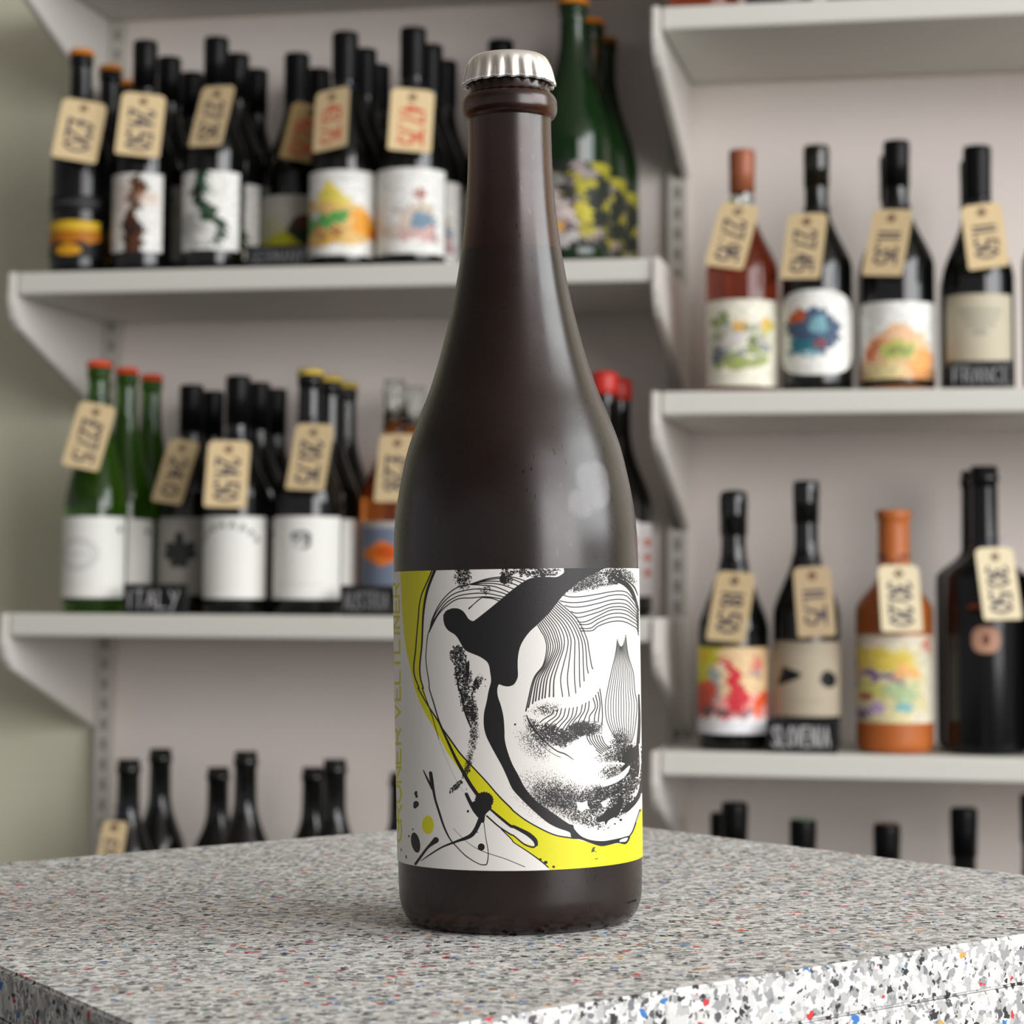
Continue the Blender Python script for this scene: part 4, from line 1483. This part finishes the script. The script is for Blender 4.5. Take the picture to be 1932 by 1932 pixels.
grain(np.maximum(soft(520, 920, 42, 150, -.1), np.maximum(soft(527, 1060, 38, 130, .12), soft(500, 1200, 30, 90, .25))) * .9, 5, 6, .42)
grain(np.maximum(soft(480, 1275, 26, 50, .4), soft(420, 1365, 70, 20, -.75)), 8, 7, .30)
grain(soft(545, 740, 34, 70, .5), 7, 8, .34)
cv.stroke(q1((1250, 1640), (1225, 1720), (1270, 1700), (1275, 1780)), [10, 12, 12, 7], BLK)
for x, y, r in ((985, 1190, 16), (1065, 1282, 13), (1100, 1320, 12), (1030, 1375, 24), (1090, 1370, 8), (1235, 1825, 10), (1378, 1745, 7), (1380, 1650, 10)):
    cv.ellipse(*q1((x, y))[0], r * .45, r * .42, BLK)

# face: fine hair lines fanning out of the black form
n = 16
tp = [(330 + 290 * t, 890 - 330 * t ** 1.05) for t in np.linspace(0, 1, n)]
x1 = [455, 480, 510, 545, 575, 605, 632, 662, 692, 747, 792, 850, 912, 962, 1005, 1045]
x0 = [428, 452, 482, 512, 548, 580, 612, 650, 695, 745, 785, 835, 885, 925, 962, 1005]
x2 = [405, 420, 440, 460, 480, 505, 535, 575, 615, 690, 765, 845, 915, 970, 1020, 1085]
x3 = [270, 290, 320, 350, 388, 425, 462, 510, 560, 652, 748, 848, 918, 980, 1035, 1100]
xe = [165, 200, 258, 300, 345, 392, 432, 492, 552, 680, 772, 865, 925, 982, 1040, 1104]
ye = [2090, 2040, 1985, 1950, 1935, 1915, 1905, 1890, 1890, 1890, 1885, 1840, 1755, 1665, 1560, 1500]
for i in range(n):
    tt = i / (n - 1)
    pts = [tp[i], ((tp[i][0] + x0[i]) / 2 + 66 * tt, (tp[i][1] + 1060) / 2 - 10 * tt), (x0[i] + 8 * tt, 1060), (x1[i], 1220), (x2[i], 1450)]
    if ye[i] > 1600:
        pts.append((x3[i], 1650))
    pts.append((xe[i], ye[i]))
    cv.stroke(q2(*pts), [6, 5.5, 6, 6.5, 8.5] if i < 9 else 6, BLK)
tops = [(400, 210), (445, 204), (480, 200), (520, 198), (560, 194), (600, 190), (640, 182), (690, 160), (725, 142), (760, 125), (800, 92), (825, 62), (850, 30), (868, 0)]
bots = [(260, 340), (290, 386), (330, 412), (375, 432), (425, 440), (475, 440), (522, 412), (570, 386), (640, 350), (700, 338), (760, 330), (812, 330), (852, 332), (888, 362)]
for (xa, ya), (xb, yb) in zip(tops, bots):
    m1 = (xa * .80 + xb * .20 + 4, ya * .62 + yb * .38)
    m2 = (xa * .28 + xb * .72 + 8, ya * .3 + yb * .7)
    if xa > 780:
        m1, m2 = (xa + 20, ya * .6 + yb * .4), (xb + 6, ya * .25 + yb * .75)
    cv.stroke(q4((xa, ya), m1, m2, (xb, yb)), 6, BLK)
# brow waves
st = [(690, 470), (640, 548), (712, 612), (800, 695), (845, 755), (900, 820), (940, 875), (965, 930), (985, 965)]
pk = [408, 460, 525, 580, 628, 668, 720, 775, 830]
en = [600, 650, 695, 735, 770, 800, 840, 885, 935]
for (xs, ys), yp, yn in zip(st, pk, en):
    dip = ys + (22 if ys < 850 else 4)
    cv.stroke(q2((xs, ys), (xs + (900 - xs) * .5, dip), (max(xs + 110, 960), dip - 6), (1180, (dip + yp) / 2 + 2), (1340, yp + 14), (1480, yp), (1580, yp + 22), (1660, (yp + yn) / 2 + 12), (1720, yn), (1745, yn + 90)), 6, (.13, .13, .14))
# nose lines
for t in np.linspace(0, 1, 13):
    xt, yt = 1448 + 115 * t, (1090 + 130 * math.sin(math.pi * t) - 60 * t)
    mids = [(1420 + 178 * t, 1300), (1360 + 310 * t, 1560), (1310 + 380 * t, 1800)]
    low = [(925 + 318 * t, 150), (935 + 300 * t, 300), (985 + 232 * t, 430), (1060 + 130 * t, 540)]
    w = 5.5 if t in (0, 1) else 4.5
    cv.stroke(q2((xt, yt), *mids) + q4(*low), w, (.2, .2, .21))
for i in range(7):
    t = i / 6
    cv.stroke(q4((735 + 150 * t, 455 + 22 * t), (745 + 165 * t, 510 + 30 * t), (800 + 150 * t, 590 - 5 * t), (880 + 100 * t, 655 - 60 * t)), 5.5, BLK)

# shaded parts of the face
grain(soft(*q2((1020, 270))[0], 205, 50, -.38, p=3), 5, 11, .40)
grain(soft(*q2((1150, 330))[0], 190, 34, -.18), 3.5, 12, .52)
grain(soft(*q2((1390, 210))[0], 60, 60), 9, 13, .18)
grain(soft(*q2((1560, 190))[0], 100, 50, .7, p=3) * .8, 4, 14, .34)
cv.stroke(q2((1360, 170), (1450, 250), (1560, 310), (1640, 400), (1700, 540), (1745, 680)), [16, 26, 30, 26, 18, 8], BLK)
cv.stroke(q2((1470, 190), (1590, 270), (1680, 350), (1735, 470)), [16, 8, 10, 5], BLK)
grain(soft(*q4((430, 470))[0], 120, 62, .55, p=3), 8, 15, .18)
grain(soft(*q4((600, 440))[0], 100, 52, -.45, p=3), 7, 16, .12)
grain(soft(*q4((700, 400))[0], 90, 52, .1, p=3), 6, 17, .24)
grain(soft(*q4((810, 400))[0], 74, 60), 3.5, 18, .42)
cv.poly(q4((505, 600), (570, 560), (620, 525), (680, 515), (740, 550), (800, 580), (820, 620), (700, 630), (560, 635)), PAPER)
cv.stroke(q4((125, 265), (160, 345), (230, 440), (320, 540), (430, 625), (520, 660), (600, 715)), [5, 11, 11, 7, 7, 7, 3], BLK)
cv.stroke(q4((200, 470), (300, 590), (420, 670), (470, 690)), 3, BLK)
grain(soft(*q4((250, 440))[0], 150, 52, .85, p=3) * .9, 5, 19, .40)
grain(soft(*q4((330, 210))[0], 120, 52, -.1) * .85, 5, 20, .46)
grain(soft(*q4((190, 560))[0], 170, 90, .8) * .75, 4, 21, .50)
grain(soft(*q4((1070, 590))[0], 88, 140, .1) * .95, 4, 22, .38)
cv.poly(q4((1180, 600), (1245, 590), (1262, 640), (1240, 720), (1180, 740), (1110, 790), (1095, 700), (1130, 640)), BLK)
grain(soft(*q4((1190, 720))[0], 90, 110, p=3), 9, 23, .12)
cv.stroke(q4((1262, 60), (1268, 300), (1258, 500), (1248, 620)), [10, 16, 20, 22], BLK)
grain(soft(*q4((960, 690))[0], 110, 50) * .9, 4, 24, .46)
cv.poly(q4((780, 748), (1090, 744), (1095, 780), (960, 800), (850, 790)), PAPER)
grain(soft(*q4((1010, 840))[0], 110, 60, -.2) * .9, 5, 25, .38)
grain(np.maximum(soft(*q4((1050, 970))[0], 180, 58, -.5, p=3), soft(*q4((1190, 880))[0], 80, 120, .3, p=3)), 7, 26, .22)
cv.poly(q4((800, 980), (960, 910), (1070, 860), (1170, 775), (1150, 850), (1080, 920), (980, 970), (860, 1000)), PAPER)
grain(soft(*q4((440, 1080))[0], 240, 120, .1) * .95, 5, 27, .42)
grain(soft(*q4((360, 1080))[0], 300, 200, .35) * .7, 3.5, 28, .50)
grain(soft(*q4((640, 1200))[0], 280, 110, .3) * .85, 5, 29, .42)
grain(soft(*q4((820, 1120))[0], 110, 100, -.3, p=3) * .95, 5, 30, .30)
cv.poly(q4((630, 1140), (690, 1150), (740, 1130), (745, 1180), (770, 1220), (720, 1215), (690, 1250), (650, 1225), (640, 1180)), PAPER, smooth=False)
cv.poly(q4((880, 1150), (980, 1100), (1060, 1060), (1000, 1170), (910, 1200)), PAPER)
grain(soft(*q4((720, 1340))[0], 190, 44, .3) * .8, 5, 31, .44)
cv.stroke(q4((450, 1175), (500, 1190), (530, 1180)), [6, 12, 14], BLK)
grain(soft(*q4((1080, 1130))[0], 80, 120, .5, p=3), 8, 32, .22)
cv.poly(q4((1085, 1060), (1060, 1130), (1000, 1190), (930, 1230), (890, 1280), (840, 1300), (832, 1330), (860, 1352), (910, 1340), (930, 1375), (950, 1340), (990, 1310), (1050, 1280), (1090, 1200), (1100, 1120)), BLK)
cv.poly(q4((1285, 640), (1292, 800), (1278, 930), (1252, 1050), (1200, 1130), (1130, 1180), (1105, 1230), (1135, 1252), (1190, 1210), (1250, 1140), (1285, 1060), (1300, 900), (1310, 640)), BLK)
cv.stroke(q4((1270, 560), (1278, 760), (1262, 900)), [10, 8, 5], PAPER)
for x, y, r in ((870, 1395, 9), (850, 1420, 7), (1070, 1280, 7), (1100, 1265, 6), (1080, 1325, 14), (1020, 1365, 9), (8, 360, 9), (300, 215, 4), (830, 1650, 5)):
    cv.ellipse(*q4((x, y))[0], r * .6, r * .55, BLK)
cv.poly(q4((780, 1655), (795, 1610), (822, 1600), (812, 1630), (825, 1640), (800, 1650)), (.26, .27, .20))
cv.stroke(q4((820, 1722), (845, 1715)), 5, (.3, .3, .2))
cv.stroke(q4((1275, 1225), (1240, 1330), (1200, 1440), (1160, 1500)), [10, 9, 8, 8], BLK)
cv.stroke(q4((1272, 1240), (1238, 1350)), 3, PAPER)

# the big black form
cv.poly(q1((790, 750), (830, 690), (880, 665), (930, 652), (1010, 660), (1080, 705), (1130, 780), (1150, 805), (1205, 832), (1260, 800), (1400, 690), (1560, 560), (1700, 440)) +
        q2((0, 375), (60, 330), (150, 270), (240, 230), (350, 212), (480, 212), (590, 215), (650, 190), (700, 150), (755, 60), (1300, 60), (1230, 112), (1130, 165), (1000, 230), (900, 290), (800, 370), (700, 460), (600, 580), (500, 710), (420, 790), (330, 880), (230, 970), (150, 1070), (90, 1180), (60, 1300), (50, 1440), (55, 1570), (45, 1640)) +
        q1((1780, 1720), (1700, 1748), (1620, 1735), (1575, 1718), (1553, 1760)) +
        q3((1118, 20), (1125, 80), (1155, 170), (1180, 280), (1190, 400), (1195, 520), (1225, 640), (1270, 760), (1330, 870)) +
        q4((110, 1000), (200, 1110), (300, 1190), (400, 1260), (500, 1330), (560, 1368), (600, 1380), (612, 1420), (680, 1490), (780, 1530), (900, 1540), (1000, 1525), (1080, 1508), (1175, 1488), (1135, 1570), (1050, 1560), (960, 1580), (880, 1592), (780, 1562), (680, 1525), (600, 1512), (575, 1490), (560, 1450), (450, 1410), (350, 1360), (250, 1280), (150, 1190), (60, 1100)) +
        q3((1270, 1010), (1220, 900), (1170, 790), (1110, 680), (1050, 570), (1000, 460), (980, 350), (985, 240), (1010, 130), (1030, 20)) +
        q1((1460, 1680), (1450, 1560), (1430, 1450), (1390, 1390), (1300, 1330), (1180, 1280), (1100, 1240), (1050, 1170), (1000, 1080), (950, 1020), (870, 970), (820, 910), (795, 830)), BLK, per=4)
cv.poly(q4((1065, 1548), (1080, 1525), (1150, 1505), (1130, 1545)), PAPER)
cv.stroke(q3((560, 400), (640, 510), (740, 650), (850, 770), (1000, 930), (1130, 1080), (1250, 1200)) + q4((0, 1240), (120, 1330), (280, 1420), (420, 1480), (560, 1505), (640, 1512)), [9, 9, 8, 9, 8, 8, 9], BLK)

# splashes
c0 = q3((985, 1130))[0]
spk = [(c0[0] + (56 + (4 if i % 2 else -3)) * math.cos(i * math.pi / 22), c0[1] + (52 + (4 if i % 2 else -3)) * math.sin(i * math.pi / 22)) for i in range(44)]
cv.poly(spk, BLK, smooth=False)
cv.poly(q3((860, 1150), (920, 1130), (1060, 1190), (1000, 1270), (985, 1345), (945, 1350), (920, 1290), (880, 1230)), BLK)
cv.stroke(q3((805, 1065), (840, 1140), (890, 1220), (940, 1280)), [20, 22, 30, 34], BLK)
cv.stroke(q3((950, 1310), (900, 1420), (840, 1490), (700, 1545), (560, 1600), (430, 1680), (345, 1740)), [28, 26, 24, 14, 10, 8, 3], BLK)
cv.stroke(q3((980, 1340), (1000, 1500), (1025, 1650), (1015, 1760), (985, 1780), (920, 1765), (800, 1690), (700, 1590), (640, 1520), (580, 1400), (530, 1250), (490, 1120), (470, 1020), (452, 920), (442, 850)), [4, 4, 5, 6, 6, 5, 6, 6, 8, 11, 13, 13, 16, 22, 20], BLK)
cv.stroke(q3((460, 1010), (420, 930), (395, 880), (370, 825)), [14, 12, 9, 6], BLK)
cv.stroke(q3((1010, 1285), (1130, 1390), (1250, 1470)) + q4((0, 1488), (100, 1570), (190, 1602), (222, 1580)), [9, 9, 8, 9, 10], BLK)
cv.stroke(q3((1050, 1220), (1150, 1305), (1250, 1385)) + q4((0, 1395), (80, 1435), (150, 1475), (210, 1530), (225, 1575)), [12, 16, 16, 20, 26, 28, 20], BLK)
cv.stroke(q3((1160, 1420), (1260, 1520)) + q4((0, 1555), (130, 1640), (270, 1740), (345, 1805)), [7, 6, 6, 8, 7], BLK)
for x, y, r in ((265, 1725, 12), (320, 1755, 16), (400, 1800, 12)):
    cv.ellipse(*q4((x, y))[0], r * .7, r * .6, BLK)
cv.stroke(q3((670, 1410), (800, 1540), (920, 1620), (1030, 1665), (1200, 1720), (1395, 1800)), [1.5, 2, 3, 3.5, 3.5, 4], BLK)
for x, y, rx, ry, a in ((955, 1600, 21, 22, 0), (820, 1238, 7, 8, 0), (293, 1055, 9, 14, .2), (300, 1085, 8, 10, 0), (295, 1165, 17, 19, 0), (285, 1190, 11, 12, 0), (290, 1555, 26, 62, -.2), (145, 1628, 3, 9, -.2), (195, 1700, 4, 11, -.1),
                        (222, 1490, 4, 8, -.3), (262, 1420, 4, 5, 0), (915, 1450, 4, 4, 0), (535, 1578, 2, 2, 0), (805, 1015, 3, 3, 0), (1298, 358, 6, 6, 0)):
    cv.ellipse(*q3((x, y))[0], rx, ry, BLK, a)
cv.stroke(q3((290, 1770), (400, 1620), (450, 1570), (495, 1530)), [16, 15, 22, 36], BLK)
# flecks of paper showing through the solid black
fl = (vnoise(AH, AW, 2.2, 41) > .93) & (vnoise(AH, AW, 60, 42) > .35)
dark = cv.a.sum(2) < .5
cv.a[fl & dark] = (.22, .215, .22)

# vertical lettering, read from the foot upwards
WORD = (('G', 1700, 118), ('R', 1572, 88), ('Ü', 1455, 92), ('N', 1338, 90), ('E', 1222, 80), ('R', 1105, 88), ('V', 955, 84), ('E', 838, 76), ('L', 738, 72), ('T', 656, 84), ('L', 552, 74), ('I', 446, 60), ('N', 400, 66), ('E', 306, 76), ('R', 210, 78))
for ch, y0, wl in WORD:
    xb = 84 - (1700 - y0) * .0042 + (y0 - 900) * .006
    for s_ in FONT[ch]:
        cv.stroke([(xb - 38 * py, y0 - wl * px) for px, py in s_], 17, (.76, .73, .12), per=6, ax=.5, smooth=len(s_) > 4)

# unwrap the artwork on to the label surface
LZ0, LZ1, LHALF = 0.0218, 0.1207, 100.0
TW, THH = 2600, 1500


def rbody(z):
    zs = [p[1] for p in OUT[:11]]
    return np.interp(z, zs, [p[0] for p in OUT[:11]]) + 0.0003


th = np.radians((np.arange(TW) + .5) / TW * 2 * LHALF - LHALF)
zz_ = LZ0 + (LZ1 - LZ0) * (1 - (np.arange(THH) + .5) / THH)
RR = rbody(zz_)
lx, ly = RR[:, None] * np.sin(th)[None], -RR[:, None] * np.cos(th)[None]
M3 = np.array(TM)
P = (M3[:3, 3][None, None] - CAM) + lx[..., None] * M3[:3, 0] + ly[..., None] * M3[:3, 1] + zz_[:, None, None] * M3[:3, 2]
dz = P @ FW
ax_ = (CX + FPX * (P @ RT) / dz - 730) * 3.22
ay_ = (CY - FPX * (P @ UP) / dz - 1060) * 3.22
ax_ = np.clip(ax_, 44, 1544)
ix, iy = np.clip(ax_, 0, AW - 2), np.clip(ay_, 0, AH - 2)
i0, j0 = ix.astype(int), iy.astype(int)
fx, fy = (ix - i0)[..., None], (iy - j0)[..., None]
TEX = (cv.a[j0, i0] * (1 - fx) + cv.a[j0, i0 + 1] * fx) * (1 - fy) + (cv.a[j0 + 1, i0] * (1 - fx) + cv.a[j0 + 1, i0 + 1] * fx) * fy
c2 = Canvas(8, 8, PAPER)
c2.a, c2.w, c2.h = TEX.astype(np.float32), TW, THH
ART = c2.image('label_artwork')
bm = bmesh.new()
uvl = bm.loops.layers.uv.new('uv')
NS, NZ = 120, 14
grid = []
for j in range(NZ + 1):
    z = LZ0 + (LZ1 - LZ0) * j / NZ
    row = []
    for i in range(NS + 1):
        a = math.radians(-LHALF + 2 * LHALF * i / NS)
        rr = float(rbody(z))
        row.append((bm.verts.new((rr * math.sin(a), -rr * math.cos(a), z)), i / NS, j / NZ))
    grid.append(row)
for j in range(NZ):
    for i in range(NS):
        qd = [grid[j][i], grid[j][i + 1], grid[j + 1][i + 1], grid[j + 1][i]]
        f = bm.faces.new([v[0] for v in qd])
        for lp, v in zip(f.loops, qd):
            lp[uvl].uv = (v[1], v[2])
lab = obj('label', bm, mat_image('label_paper', ART, 0.48, 0.4, bump=(1500, 0.15, 0.0002)), big, True)
lab['label'] = 'white paper label with black ink artwork, a yellow ring and vertical yellow lettering'
